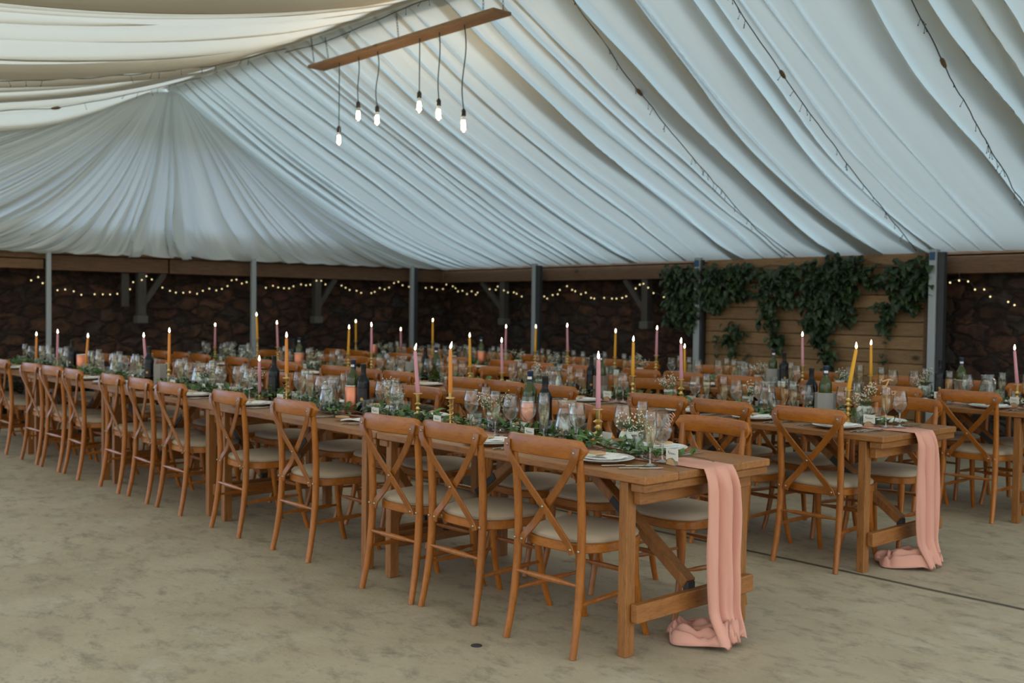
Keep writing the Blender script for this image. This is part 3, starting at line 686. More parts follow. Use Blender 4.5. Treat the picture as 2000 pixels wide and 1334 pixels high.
for (rn, sd), xs in SEATS.items():
    X0, Y0, _ = [q for q in ROWS if q[2] == rn][0]
    for i, x in enumerate(xs):
        back = {('front', 0): [.105, .10, .075, .13, .13, .145, .15, .15, .14, .14, .14, .13, .14, .14]}.get((rn, sd), [.145 + rg.uniform(-.015, .012)] * 20)[i]
        y = Y0 + back if sd == 0 else Y0 + TW - (.045 + rg.uniform(-.01, .02) if (rn, sd) == ('front', 1) else .08 + rg.uniform(-.01, .03))
        turn = (PI if sd else 0) + rg.uniform(-.07, .07)
        pr = cA if rn == 'front' or i < 6 else cB
        pr.put((x + (X0 if 0 else 0), y, 0), turn, f'wooden cross-back chair, {ORD[i]} from the runner end on the {SIDE[sd]} side of {rn} row', 'chair', f'chairs on the {SIDE[sd]} side of the {rn} row')

# ------------------------------------------------------------ runners
def runner(name, X0, Y0, rn, hang, label):
    rg_ = Vector((X0 * 3 + 1, Y0, 2.))
    xe = -9.0; yc = Y0 + TW / 2; Lt = X0 - xe; Lh = TZ + .0; Lp = .46
    tot = Lt + (Lh + Lp if hang else 0.); nu = int(tot / .018); nv = 34
    hy0, hy1, pd = hang if hang else (yc, .1, 0)
    def fn(u, v):
        s = u * tot; k = v * 2 - 1; nz = noise.noise(Vector((s * 2.2, v * 5, 0)) + rg_); n2 = noise.noise(Vector((s * 7, v * 16, 4)) + rg_)
        ridge = abs(math.sin(v * 17 + 3 * noise.noise(Vector((s * 1.3, 0, 5)) + rg_)))
        if s <= Lt:
            x = xe + s; e = smooth((s - (Lt - .55)) / .55) if hang else 0.
            wd = .105 + .018 * noise.noise(Vector((s * 1.1, 3, 0)) + rg_); c = yc + .03 * noise.noise(Vector((s * .7, 8, 0)) + rg_)
            wd = wd * (1 - e) + hy1 * e; c = c * (1 - e) + hy0 * e
            return (x, c + k * wd, TZ + .0025 + .0075 * ridge * (.4 + .6 * abs(nz)) * (1 - .3 * e) + .003 * abs(n2))
        h = s - Lt; rad = .018
        fz = v * 13.5 + .9 + .9 * noise.noise(Vector((h * 2.2, v, 1)) + rg_); fold = .030 * (abs(math.sin(fz * .5)) ** .6 * 2 - 1.2) + .012 * noise.noise(Vector((h * 3, v * 9, 2)) + rg_) + .004 * n2
        if h <= Lh:
            b = smooth(h / .05); wd = hy1 * (1 + .10 * math.sin(h * 5)); c = hy0 + .03 * (h / Lh)
            x = X0 + .004 + .022 * b + fold * min(1, h / .08) + .012
            z = TZ + .012 * (1 - b) * 1. - h * b * 1. - (1 - b) * h * .5
            fl = smooth((h - (Lh - .16)) / .16)
            return (x + .05 * fl * (1 - k * .3), c + k * wd * (1 + .06 * fl), max(.006 + .02 * ridge * fl, z))
        q = (h - Lh) / Lp; px, py = math.cos(pd), math.sin(pd); wob = noise.noise(Vector((q * 3.1, v * 2.3, 7)) + rg_)
        dl = .30 * (1 - (1 - q) ** 1.6); rd = math.sqrt(max(.0, 1 - q ** 4)); cl = 1 - .30 * q
        x = X0 + .085 + px * dl * (1 - .18 * k * k) + .03 * wob * q; y = hy0 + .03 + k * hy1 * (1.06 + .55 * math.sin(PI * min(1, q * .9))) * rd * cl + py * dl + .02 * wob
        ed = max(0., 1 - abs(k) ** 4) * rd
        z = .005 + ed * (.012 + .055 * abs(math.sin(q * 5.5 + v * 3.4 + 3.2 * wob)) ** .7 * (1 - .35 * q) + .026 * ridge + .02 * abs(n2)) + .018 * (1 - q) ** 3
        return (x, y, z)
    m_ = MB().grid(fn, nu, nv); o = m_.build(name, 'runner_cloth', ang=180)
    md = o.modifiers.new('thick', 'SOLIDIFY'); md.thickness = .0022; md.offset = 0
    return tag(o, label, 'table runner', 'blush pink table runners')
runner('table_runner', 0.002, 0, 'front', (.435, .095, R(192)), 'blush pink runner along the front row, its end hanging to a puddle on the floor')
runner('table_runner', -.096, 2.003, 'middle', (2.40, .10, R(205)), 'blush pink runner along the middle row, its end trailing on the floor')
runner('table_runner', -.20, 4.02, 'back', None, 'blush pink runner along the back row of tables')

# ------------------------------------------------------------ tableware
def plate_mesh(rad, h, name):
    p = [(0, 0), (rad * .55, 0), (rad * .60, .002), (rad * .97, h), (rad, h + .002), (rad * .985, h + .0035), (rad * .64, .006), (rad * .58, .0045), (0, .0045)]
    return MB().lathe(p, 36).build(name, 'china_white', None, ang=50)
P_dinner = Proto(plate_mesh(.137, .016, 'dinner_plate')); P_side = Proto(plate_mesh(.100, .013, 'side_plate'))
def mk_napkin():
    m_ = MB(); r_ = random.Random(3)
    def fn(u, v):
        return (-.055 + .11 * u + .012 * v, -.04 + .085 * v, .003 + .008 * abs(math.sin(u * 3 + v * 2.2)) + .003 * math.sin(v * 9))
    m_.grid(fn, 10, 10)
    o = m_.build('napkin', 'napkin_cloth', ang=180); md = o.modifiers.new('t', 'SOLIDIFY'); md.thickness = .005; return o
P_nap = Proto(mk_napkin())
m_ = MB(); n = 18; ring = [(.043 * math.cos(2 * PI * i / n) * (1 + .07 * math.sin(i * 2.1)), .036 * math.sin(2 * PI * i / n) * (1 + .06 * math.sin(i * 1.3))) for i in range(n)]
ring_stack(m_, [[(x, y, 0) for x, y in ring], [(x * 1.02, y * 1.02, .003) for x, y in ring], [(x, y, .007) for x, y in ring]]); P_slice = Proto(m_.build('wood_slice', 'slice_wood'))
def mk_knife(L=.23):
    r = MB(); r.bar((-.0, -L / 2, .004), (0, -L / 2 + L * .45, .004), .012, .006, (1, 0, 0), .002)
    vs = []; 
    r.add([(-.005, -L * .05, .002), (.005, -L * .05, .002), (.009, L * .1, .002), (.008, L * .38, .002), (-.005, L * .5, .002), (-.006, L * .1, .002), (-.004, -L * .05, .005), (.004, -L * .05, .005), (.008, L * .1, .004), (.007, L * .38, .004), (-.005, L * .49, .004), (-.005, L * .1, .005)],
          [(5, 4, 3, 2, 1, 0), (6, 7, 8, 9, 10, 11)] + [(i, (i + 1) % 6, 6 + (i + 1) % 6, 6 + i) for i in range(6)])
    return r.build('knife', 'steel')
def mk_fork(L=.2):
    r = MB(); r.bar((0, -L / 2, .004), (0, L * .12, .006), .009, .005, (1, 0, 0), .002); r.bar((0, L * .10, .006), (0, L * .27, .004), .022, .003, (1, 0, 0), .001)
    for x in (-.009, -.003, .003, .009): r.bar((x, L * .26, .004), (x * .95, L * .5, .008), .0028, .0025, (1, 0, 0), .0005)
    return r.build('fork', 'steel')
def mk_spoon(L=.19):
    r = MB(); r.bar((0, -L / 2, .004), (0, L * .2, .008), .008, .0045, (1, 0, 0), .002)
    r.grid(lambda u, v: (.021 * math.sin(PI * u) ** .6 * (v * 2 - 1), L * .18 + L * .33 * u, .0085 - .007 * (1 - (v * 2 - 1) ** 2) * math.sin(PI * u)), 10, 6)
    o = r.build('spoon', 'steel'); md = o.modifiers.new('t', 'SOLIDIFY'); md.thickness = .0015; return o
P_knife = Proto(mk_knife()); P_fork = Proto(mk_fork()); P_spoon = Proto(mk_spoon()); P_bk = Proto(mk_knife(.19)); P_bf = Proto(mk_fork(.17))
def shell(outer, th=.0012, zmin=None):
    """outer profile rim-ward, closed by an inner wall down to zmin"""
    inner = [(max(.0005, r - th), z) for r, z in outer if zmin is None or z >= zmin][::-1]
    return outer + [(outer[-1][0] - th * .5, outer[-1][1] + .0008)] + inner + [(0, inner[-1][1] + .001)]
def mk_flute():
    r = thing('champagne_flute')
    MB().lathe([(0, 0), (.033, 0), (.0335, .0015), (.02, .004), (.006, .008), (.004, .02), (.004, .062), (.006, .072), (.0, .074)], 20).build('foot', 'stem_glass', r)
    o = [(.004, .071), (.010, .079), (.019, .102), (.0255, .135), (.0275, .165), (.0255, .200), (.0235, .224)]
    MB().lathe(shell(o, .0012, .079), 20).build('bowl', 'clear_glass', r)
    q = [(0, .081), (.0085, .081), (.0174, .102), (.0238, .135), (.0258, .165), (.0245, .197), (0, .197)]
    MB().lathe(q, 20).build('drink', 'champagne', r)
    return r
def mk_wine():
    r = thing('wine_glass')
    MB().lathe([(0, 0), (.036, 0), (.0365, .0015), (.02, .004), (.006, .009), (.0042, .02), (.0042, .068), (.007, .080), (.0, .082)], 20).build('foot', 'stem_glass', r)
    o = [(.005, .079), (.016, .086), (.033, .105), (.0415, .130), (.0405, .158), (.035, .185), (.0315, .203)]
    MB().lathe(shell(o, .0012, .086), 22).build('bowl', 'clear_glass', r)
    return r
def mk_tumbler():
    r = thing('tumbler')
    MB().lathe([(0, 0), (.029, 0), (.0295, .002), (.029, .011), (0, .012)], 18).build('base', 'stem_glass', r)
    MB().lathe(shell([(.0295, .001), (.032, .045), (.0355, .095)], .0014, .0), 18).build('wall', 'clear_glass', r); return r
P_fl = Proto(mk_flute()); P_wi = Proto(mk_wine()); P_tu = Proto(mk_tumbler())
def mk_card():
    r = thing('place_card')
    m_ = MB(); n = 12; prof = [(.026 * math.cos(PI * i / n), .026 * math.sin(PI * i / n)) for i in range(n + 1)]
    L = [[(x, y, z) for x, z in prof] for y in (-.009, .009)]; ring_stack(m_, L); m_.build('log_holder', 'slice_wood', r, fixn=True)
    mb_ = MB(); L = [[(x * s, y, z * s) for x, z in prof] for y, s in ((-.0088, 1.01), (-.0088, 1.07), (.0092, 1.07), (.0092, 1.01))]; vs = [p for q in L for p in q]; k = n + 1
    fs = [(a * k + i, a * k + i + 1, (a + 1) * k + i + 1, (a + 1) * k + i) for a in range(3) for i in range(n)]; mb_.add(vs, fs).build('bark', 'bark_wood', r)
    c = MB().box(-.036, .036, -.0008, .0008, .018, .066).build('card', 'paper_white', r, smooth=False)
    pts = []; 
    for i in range(40): u = i / 39; pts.append((-.022 + .044 * u, -.0016, .046 + .004 * math.sin(u * 26) * (1 - .4 * u) + (.006 if i in (1, 2) else 0)))
    MB().tube(pts, .0007, 4).build('handwriting', 'ink', c)
    return r
P_card = Proto(mk_card())
rg = random.Random(77)
def place(pr, x, y, z, dx, dy, sd, rz, label, cat, group):
    s = -1 if sd else 1
    return pr.put((x + s * dx, y + s * dy, z), (PI if sd else 0) + rz, label, cat, group)
for (rn, sd), xs in SEATS.items():
    X0, Y0, _ = [q for q in ROWS if q[2] == rn][0]
    ye = Y0 if sd == 0 else Y0 + TW
    for i, x in enumerate(xs):
        if rn == 'back' and x < -8.3: continue
        P = lambda what: f'{what}, {ORD[i]} place from the runner end, {SIDE[sd]} side of {rn} row'
        g = f'place settings on the {SIDE[sd]} side of the {rn} row'
        j = lambda a=.012: rg.uniform(-a, a)
        px, py = j(.02), j(.01); z = TZ + .002
        gp = lambda w_: f'{w_} on the {SIDE[sd]} side of the {rn} row'
        if rn == 'front' and sd == 0: px = (.03, -.10, -.37, .07, -.28, -.28, 0)[min(i, 6)] * (1 if i < 6 else 0)
        menu = rn == 'front' and sd == 0 and i == 3
        if not menu:
            place(P_dinner, x, ye, z, px, .19 + py, sd, 0, P('white dinner plate'), 'plate', gp('dinner plates'))
            place(P_side, x, ye, z + .0075, px + j(.006), .19 + py + j(.006), sd, 0, P('small white stacked plate'), 'plate', gp('side plates'))
            zz = z + .0145
        else: zz = z + .001
        nr = j(.7) + .35
        place(P_nap, x, ye, zz + .001, px + .03, .205 + py, sd, nr, P('folded white napkin'), 'napkin', gp('napkins'))
        place(P_slice, x, ye, zz + .0165, px - .02, .175 + py, sd, j(2), P('pale wooden disc'), 'place token', gp('wooden discs'))
        zc = z
        if (rn == 'front' and x > -5) or (rn == 'middle' and x > -3.2) or (rn == 'back' and x > -1.3):
            f0 = px - (.165 if not menu else .2)
            place(P_fork, x, ye, zc, f0, .20, sd, j(.04), P('steel fork'), 'fork', gp('forks'))
            place(P_bf, x, ye, zc, f0 - .034, .195, sd, j(.04), P('small steel fork'), 'fork', gp('small forks'))
            place(P_knife, x, ye, zc, px + .165, .165, sd, j(.03) + (-.55 if (rn, sd, i) == ('front', 0, 0) else 0), P('steel knife'), 'knife', gp('knives'))
            if (rn, sd, i) == ('front', 0, 0): place(P_bk, x, ye, zc, px + .245, .155, sd, -.58, P('small steel knife'), 'knife', gp('small knives'))
            else: place(P_bk, x, ye, zc, px + .195, .17, sd, j(.03), P('small steel knife'), 'knife', gp('small knives'))
            place(P_spoon, x, ye, zc, px + .225 if (rn, sd, i) != ('front', 0, 0) else px + .06, .18 if (rn, sd, i) != ('front', 0, 0) else .36, sd, j(.03) + (-1.9 if (rn, sd, i) == ('front', 0, 0) else 0), P('steel spoon'), 'spoon', gp('spoons'))
        if (rn, sd, i) == ('front', 0, 0): F = ((.245, .245), (.235, .335), (.085, .375))
        elif (rn, sd, i) == ('front', 0, 1): F = ((.10, .335), (.21, .42), (.02, .44))
        elif (rn, sd, i) == ('front', 1, 0): F = ((.005, .32), (.095, .352), (-.09, .33))
        elif (rn, sd, i) == ('middle', 0, 0): F = ((.205, .37), (.245, .45), (.07, .36))
        elif sd == 1: F = ((.06 + j(), .345 + j()), (.13 + j(), .38 + j()), (-.06 + j(), .36 + j()))
        else: F = ((.185 + j(.02), .355 + j()), (.245 + j(.015), .40 + j()), (.015 + j(.015), .365 + j()))
        place(P_fl, x, ye, z + .002, *F[0], sd, 0, P('filled champagne flute'), 'champagne glass', gp('champagne flutes'))
        place(P_wi, x, ye, z + .002, *F[1], sd, 0, P('empty stemmed wine glass'), 'wine glass', gp('wine glasses'))
        if rn != 'back' or x > -5: place(P_tu, x, ye, z + .002, *F[2], sd, 0, P('clear glass tumbler'), 'tumbler', gp('tumblers'))
        if x > -6 or rn == 'middle':
            cx, cy = (.32, .295) if (rn, sd, i) == ('front', 0, 0) else (.12, .335) if sd == 0 else (.205, .335)
            if sd == 0 and i: cx, cy = px + .10, .335
            place(P_card, x, ye, z + .001, cx, cy, sd, j(.2) - (.1 if i else .15), P('cream name card'), 'place card', gp('place cards'))

# ------------------------------------------------------------ candles in brass sticks
CAND = [(-.79, .57, 1.172, 'pink', 'front'), (-1.74, .424, 1.19, 'orange', 'front'), (-2.03, .424, 1.17, 'pink', 'front'), (-3.47, .424, 1.20, 'orange', 'front'), (-3.83, .424, 1.03, 'pink', 'front'), (-5.30, .424, 1.19, 'orange', 'front'), (-5.74, .424, 1.14, 'pink', 'front'), (-7.09, .424, 1.10, 'orange', 'front'), (-7.85, .424, 1.12, 'pink', 'front'), (-8.47, .424, 1.08, 'orange', 'front'),
        (-.55, 2.427, 1.20, 'yellow', 'middle'), (-1.78, 2.427, 1.19, 'pink', 'middle'), (-2.21, 2.427, 1.19, 'yellow', 'middle'), (-3.59, 2.427, 1.14, 'pink', 'middle'), (-3.99, 2.427, 1.17, 'yellow', 'middle'), (-5.42, 2.427, 1.23, 'pink', 'middle'), (-5.81, 2.427, 1.20, 'yellow', 'middle'), (-7.15, 2.427, 1.22, 'pink', 'middle'), (-7.59, 2.427, 1.30, 'yellow', 'middle'), (-8.59, 2.427, 1.17, 'pink', 'middle'),
        (-.42, 4.444, 1.16, 'pink', 'back'), (-1.53, 4.444, 1.16, 'yellow', 'back'), (-2.14, 4.444, 1.21, 'pink', 'back'), (-3.36, 4.444, 1.07, 'yellow', 'back'), (-3.70, 4.444, 1.23, 'pink', 'back'), (-4.22, 4.444, 1.19, 'yellow', 'back'), (-4.87, 4.444, 1.23, 'pink', 'back'), (-5.35, 4.444, 1.21, 'yellow', 'back'), (-5.82, 4.444, 1.20, 'pink', 'back'), (-7.11, 4.444, 1.25, 'yellow', 'back'), (-7.74, 4.444, 1.13, 'pink', 'back'), (-8.73, 4.444, 1.21, 'yellow', 'back')]
LEAN = {(-2.03, 'front'): (-.030, 0), (-.55, 'middle'): (.032, .02), (-7.09, 'front'): (.02, .01), (-.42, 'back'): (-.02, -.01), (-5.74, 'front'): (-.025, -.01)}
SPIRAL = (-1.74, -3.47)
cnt = {}
rg = random.Random(9)
CL_ = .235
for x, y, zf, colr, rn in CAND:
    i = cnt.get(rn, 0); cnt[rn] = i + 1
    h = zf - .025 - CL_ - TZ - .0105; z0 = TZ + .0105
    st = thing('candlestick', f'brass candlestick of the {ORD[i]} candle ({colr}) from the runner end, {rn} row', 'candlestick', (x, y, z0), 0, f'brass candlesticks on the {rn} row')
    if h < .06:
        MB().lathe([(0, 0), (.034, 0), (.034, .004), (.018, .01), (.013, h * .6), (.016, h), (.012, h + .012), (0, h + .004)], 18).build('base', 'brass', st)
    elif x in SPIRAL and rn == 'front':
        MB().lathe([(0, 0), (.036, 0), (.036, .004), (.012, .012), (.006, .03), (.006, h - .035), (.010, h - .03), (.026, h - .027), (.026, h - .023), (.010, h - .02), (.012, h + .012), (0, h + .004)], 18).build('stem', 'brass', st)
        pts = [(.022 * math.cos(k * .75) * (1 - .5 * k / 40), .022 * math.sin(k * .75) * (1 - .5 * k / 40), .02 + (h - .06) * k / 40) for k in range(41)]
        MB().tube(pts, .0032, 5).build('coil', 'brass', st)
    else:
        b_ = [(0, 0), (.040, 0), (.041, .004), (.034, .010), (.030, .014), (.022, .020), (.016, .032)]
        k0 = .032; span = h - .045 - k0; nb = max(2, int(span / .026)); p = list(b_)
        for k in range(nb):
            za = k0 + span * k / nb; dz = span / nb; bulge = .024 if k % 2 == 0 else .018
            if i % 3 == 2: bulge *= .75
            p += [(.0095, za + dz * .12), (bulge * .8, za + dz * .36), (bulge, za + dz * .48), (bulge * .8, za + dz * .60), (.0095, za + dz * .86)]
        MB().lathe(p + [(.011, h - .045), (.012, h - .012), (.0135, h - .004), (.026, h - .002), (.026, h + .001), (.014, h + .002), (.012, h + .0), (0, h - .002)], 18).build('stem', 'brass', st, ang=55)
    lx, ly = LEAN.get((x, rn), (rg.uniform(-.008, .008), rg.uniform(-.008, .008)))
    cn = thing('taper_candle', f'lit {colr} taper candle, {ORD[i]} from the runner end in the {rn} row', 'candle', (x, y, z0 + h + .001), 0, f'taper candles along the {rn} row')
    MB().tube([(lx * t, ly * t, CL_ * t) for t in (0, .02, .5, .96, 1)], [.0105, .0125, .0112, .0098, .0075], 14).build('wax', 'wax_' + colr, cn)
    MB().tube([(lx, ly, CL_), (lx * 1.02, ly, CL_ + .009)], .0011, 5).build('wick', 'wick', cn)
    fx = .012 if (x in (-1.74, -2.03) and rn == 'front') else rg.uniform(-.002, .002)
    m_ = MB(); pr = [(0, 0), (.0040, .003), (.0066, .010), (.0064, .017), (.0043, .027), (.0017, .036), (0, .040)]
    m_.lathe(pr, 10); m_.v = [(vx + lx * 1.02 + fx * (vz / .038) ** 1.5, vy + ly, vz + CL_ + .004) for vx, vy, vz in m_.v]
    m_.build('flame', 'flame', cn)

# ------------------------------------------------------------ bottles, coolers, jugs
BP = [(0, 0), (.034, 0), (.037, .004), (.0372, .185), (.034, .205), (.022, .225), (.0150, .240), (.0142, .285), (.0155, .287), (.0155, .297), (.013, .300), (0, .300)]
def mk_bottle(kind):
    r = thing('wine_bottle'); red = kind == 'red'
    MB().lathe([(q, z * 1.0) for q, z in BP], 20).build('glass_body', 'red_wine_glass' if red else 'green_glass', r)
    MB().lathe([(.0156, .232 if red else .246), (.0160, .240 if red else .25), (.0152, .286), (.0165, .288), (.0165, .299), (.013, .3016), (0, .3016)], 16).build('foil_capsule', 'foil_black' if red else 'foil_blue', r)
    la = R(-56); k = 14
    if red:
        m_ = MB(); m_.grid(lambda u, v: (.0376 * math.cos(la - .9 + 1.8 * u), .0376 * math.sin(la - .9 + 1.8 * u), .055 + .10 * v), k, 1); lb = m_.build('label', 'label_dark', r)
        m_ = MB(); n = 16; m_.add([(.0380 * math.cos(la), .0380 * math.sin(la), .092)] + [(.0380 * math.cos(la + (.3 if j % 2 == 0 else .19) * math.cos(2 * PI * j / n)), .0380 * math.sin(la + (.3 if j % 2 == 0 else .19) * math.cos(2 * PI * j / n)), .092 + (.0112 if j % 2 == 0 else .0072) * math.sin(2 * PI * j / n)) for j in range(n)], [(0, j + 1, (j + 1) % n + 1) for j in range(n)])
        m_.build('emblem', 'label_gold', lb)
        m_ = MB(); m_.grid(lambda u, v: (.0379 * math.cos(la - .5 + 1.0 * u), .0379 * math.sin(la - .5 + 1.0 * u), .125 + .006 * v), k, 1); m_.build('text_band', 'hinge_metal', lb)
    else:
        MB().grid(lambda u, v: (.0168 * math.cos(la - .8 + 1.6 * u), .0168 * math.sin(la - .8 + 1.6 * u), .258 + .014 * v), k, 1).build('neck_label', 'paper_white', r)
    return r
P_red = Proto(mk_bottle('red')); P_white = Proto(mk_bottle('white'))
def mk_cooler(kind):
    r = thing('wine_cooler')
    if kind == 'copper':
        MB().lathe([(0, 0), (.051, 0), (.052, .002), (.052, .166), (.0505, .168), (.048, .166), (.047, .02), (0, .018)], 32).build('body', 'copper', r)
        MB().lathe([(.0525, .160), (.0528, .1605), (.0528, .1665), (.0515, .1685), (.048, .1685), (.0475, .165)], 32).build('rim', 'steel', r)
    elif kind == 'steel':
        MB().lathe([(0, 0), (.050, 0), (.052, .004), (.060, .155), (.063, .158), (.062, .162), (.057, .160), (.049, .01), (0, .01)], 32).build('body', 'steel', r)
        for s_ in (-1, 1): MB().tube([(s_ * (.058 + .016 * math.sin(PI * k / 6)), -.02 + .04 * k / 6, .135) for k in range(7)], .003, 6).build('handle', 'steel', r)
    elif kind == 'bark':
        m_ = MB(); n = 30; L = []
        for z_ in (0, .05, .1, .15, .165): L.append([((.055 + .004 * noise.noise(Vector((math.cos(2 * PI * i / n) * 2, math.sin(2 * PI * i / n) * 2, z_ * 9)))) * math.cos(2 * PI * i / n), (.055 + .004 * noise.noise(Vector((math.cos(2 * PI * i / n) * 2, math.sin(2 * PI * i / n) * 2, z_ * 9)))) * math.sin(2 * PI * i / n), z_) for i in range(n)])
        L += [[(.042 * math.cos(2 * PI * i / n), .042 * math.sin(2 * PI * i / n), z_) for i in range(n)] for z_ in (.165, .03)]
        ring_stack(m_, L); m_.build('body', 'bark_wood', r)
    else:
        m_ = MB(); n = 8; L = [[(q * math.cos(2 * PI * i / n + .2), q * math.sin(2 * PI * i / n + .2), z_) for i in range(n)] for q, z_ in ((.060, 0), (.062, .003), (.062, .158), (.060, .161), (.047, .161), (.046, .03))]
        ring_stack(m_, L); m_.build('body', 'stone_cooler', r, ang=20)
    return r
P_co = Proto(mk_cooler('copper')); P_stl = Proto(mk_cooler('steel')); P_bark = Proto(mk_cooler('bark')); P_sto = Proto(mk_cooler('stone'))
tz = TZ + .0105
def cooler(pr, x, y, l, wine=None, wl=None, dz=.02):
    pr.put((x, y, tz), rg.uniform(0, 1), l, 'wine cooler', 'wine coolers along the tables')
    if wine: wine.put((x, y, tz + dz), rg.uniform(-.15, .15), wl, 'wine bottle', 'white wine bottles in coolers')
def red(x, y, l): P_red.put((x, y, tz), rg.uniform(-.2, .2), l, 'wine bottle', 'red wine bottles along the tables')
cooler(P_co, -1.27, .57, 'copper wine cooler beside a glass jug on the front row', P_white, 'green bottle standing in the copper cooler beside the front jug')
red(-1.165, .575, 'dark red-wine bottle behind a flute, beside the front copper cooler')
cooler(P_co, -2.665, .415, 'copper wine cooler at the second front-row table, between jug and dark bottle', P_white, 'green bottle in the copper cooler at the second front-row table')
red(-2.565, .42, 'dark wine bottle with gold emblem next to the second front-row copper cooler')
red(-3.72, .47, 'dark wine bottle beside the short pink candle, front row')
cooler(P_sto, -5.50, .45, 'grey cooler on the fourth front-row table'); red(-5.60, .39, 'dark wine bottle beside the grey cooler of the front row')
cooler(P_co, -7.28, .46, 'copper cooler near the end-wall end of the front row'); red(-7.38, .40, 'dark wine bottle near the end-wall end of the front row')
cooler(P_co, -6.72, 2.43, 'copper wine cooler on the middle row', P_white, 'green bottle in the copper cooler of the middle row')
red(-6.86, 2.45, 'dark wine bottle beside the copper cooler of the middle row')
cooler(P_sto, -4.79, 2.43, 'grey eight-sided cooler at the third middle-row table'); red(-4.60, 2.43, 'dark wine bottle beside the third middle-row table\'s grey cooler')
P_white.put((-4.50, 2.47, tz), .1, 'green bottle standing beside a dark bottle, third middle-row table', 'wine bottle', 'green bottles on the tables')
cooler(P_bark, -2.52, 2.43, 'rough bark-sided wine cooler on the middle row', P_white, 'green bottle in the bark cooler'); red(-2.64, 2.46, 'dark wine bottle beside the bark cooler')
cooler(P_sto, -.72, 2.46, 'grey eight-sided cooler nearest the runner end of the middle row', P_white, 'green bottle in the grey cooler nearest the middle row\'s runner end')
red(-.84, 2.50, 'black-capped wine bottle beside the first middle-row cooler')
cooler(P_co, -8.32, 4.44, 'copper cooler closest to the end wall on the back row'); cooler(P_co, -6.22, 4.44, 'copper cooler in the middle of the back row', P_white, 'green bottle in the back row\'s middle copper cooler')
cooler(P_stl, -4.53, 4.44, 'steel ice bucket in the middle of the back row'); cooler(P_sto, -2.42, 4.44, 'grey cooler before the plank screen, back row', P_white, 'green bottle in the grey cooler before the plank screen')
red(-2.30, 4.42, 'dark wine bottle with gold emblem before the plank screen'); cooler(P_stl, -.82, 4.45, 'shiny steel bucket nearest the runner end of the back row', P_white, 'blue-capped green bottle in the shiny steel bucket')
red(-.97, 4.43, 'dark wine bottle beside the shiny steel bucket')
def mk_jug():
    r = thing('water_jug')
    o = [(.040, 0), (.056, .004), (.063, .035), (.060, .085), (.047, .140), (.041, .165), (.042, .185), (.046, .200)]
    MB().lathe([(0, 0)] + shell(o, .0025, .004), 26).build('body', 'clear_glass', r)
    MB().lathe([(.0465, .198), (.0475, .201), (.0455, .203), (.043, .2)], 26).build('rim', 'stem_glass', r)
    q = [(0, .006), (.052, .007), (.0600, .035), (.0568, .085), (.0445, .137), (0, .137)]
    MB().lathe(q, 26).build('water', 'water', r)
    MB().tube(bez((.043, 0, .185), (.115, 0, .19), (.090, 0, .11), 8)[:-1] + bez((.090, 0, .11), (.08, 0, .075), (.061, 0, .06), 5), .0062, 8).build('handle', 'stem_glass', r)
    return r
P_jug = Proto(mk_jug())
for x, y, rz, l in [(-.87, .44, -.6, 'glass water jug with handle, nearest the runner end of the front row'), (-2.79, .325, -1., 'glass water jug beside the copper cooler, second front-row table'), (-4.75, .42, .4, 'glass water jug on the third front-row table'), (-6.35, .42, 1., 'glass water jug on the fourth front-row table'),
                    (-1.10, 2.43, -.9, 'glass water jug nearest the runner end of the middle row'), (-2.98, 2.43, .6, 'glass water jug before the second middle-row table\'s candles'), (-4.95, 2.44, 2., 'glass water jug beside the middle row\'s grey eight-sided cooler, third table'), (-7.9, 2.43, 0, 'glass water jug on the fifth middle-row table'),
                    (-.63, 4.45, -.6, 'glass water jug beside the shiny steel bucket, back row'), (-2.75, 4.44, .5, 'glass water jug before the plank screen'), (-6.45, 4.44, .2, 'glass water jug in the middle of the back row')]:
    P_jug.put((x, y, tz), rz, l, 'water jug', 'glass water jugs')

# ------------------------------------------------------------ baby's breath in jars
def mk_flowers(seed, hgt):
    r = thing('flower_jar'); g = random.Random(seed)
    jr = MB().lathe([(0, 0)] + shell([(.028, 0), (.033, .004), (.034, .075), (.028, .084), (.030, .088), (.0305, .102)], .0016, .004), 22).build('jar', 'clear_glass', r)
    MB().lathe([(0, .004), (.0310, .005), (.0320, .058), (0, .058)], 20).build('water', 'water', jr)
    rb = MB().lathe([(.0292, .083), (.0312, .084), (.0318, .092), (.0305, .097), (.029, .096)], 20)
    rb.build('ribbon', 'ribbon_cloth', r)
    bw = MB()
    for s_ in (-1, 1): bw.grid(lambda u, v: (-.018 + s_ * .032 * u, -.031 - .012 * math.sin(PI * u), .090 + (.012 * math.sin(PI * u) + .003) * (2 * v - 1) - .02 * u * u), 6, 3)
    bw.grid(lambda u, v: (-.015 + .008 * v + .01 * u, -.033 - .004 * math.sin(5 * u), .088 - .05 * u), 6, 2); bw.build('bow', 'ribbon_cloth', r)
    st = MB(); fl = MB()
    for k in range(8):
        a = g.uniform(0, 2 * PI); sp = g.uniform(.02, .075); hh = hgt * g.uniform(.62, 1.0)
        top = Vector((sp * math.cos(a), sp * math.sin(a), hh)); st.tube([(.012 * math.cos(a + 2), .012 * math.sin(a + 2), .01), (.010 * math.cos(a), .010 * math.sin(a), .095), top * .8 + Vector((0, 0, .03)), top], .0011, 4)
        for _ in range(13):
            d = Vector((g.gauss(0, 1), g.gauss(0, 1), g.gauss(0, .9))) * .016; p = top + d
            st.tube([top - Vector((0, 0, .015)), p], .0006, 3, cap=False)
            fl.ball(p, g.uniform(.0025, .0042), 5, 4)
    for k in range(10):
        a = g.uniform(0, 6.3); st.leaf((.02 * math.cos(a), .02 * math.sin(a), .10), (math.cos(a), math.sin(a), .9), (0, 0, 1), .06, .018)
    st.build('stem', 'stem_green', r)['kind'] = 'stuff'; fl.build('blossom', 'flower_white', r)['kind'] = 'stuff'
    return r
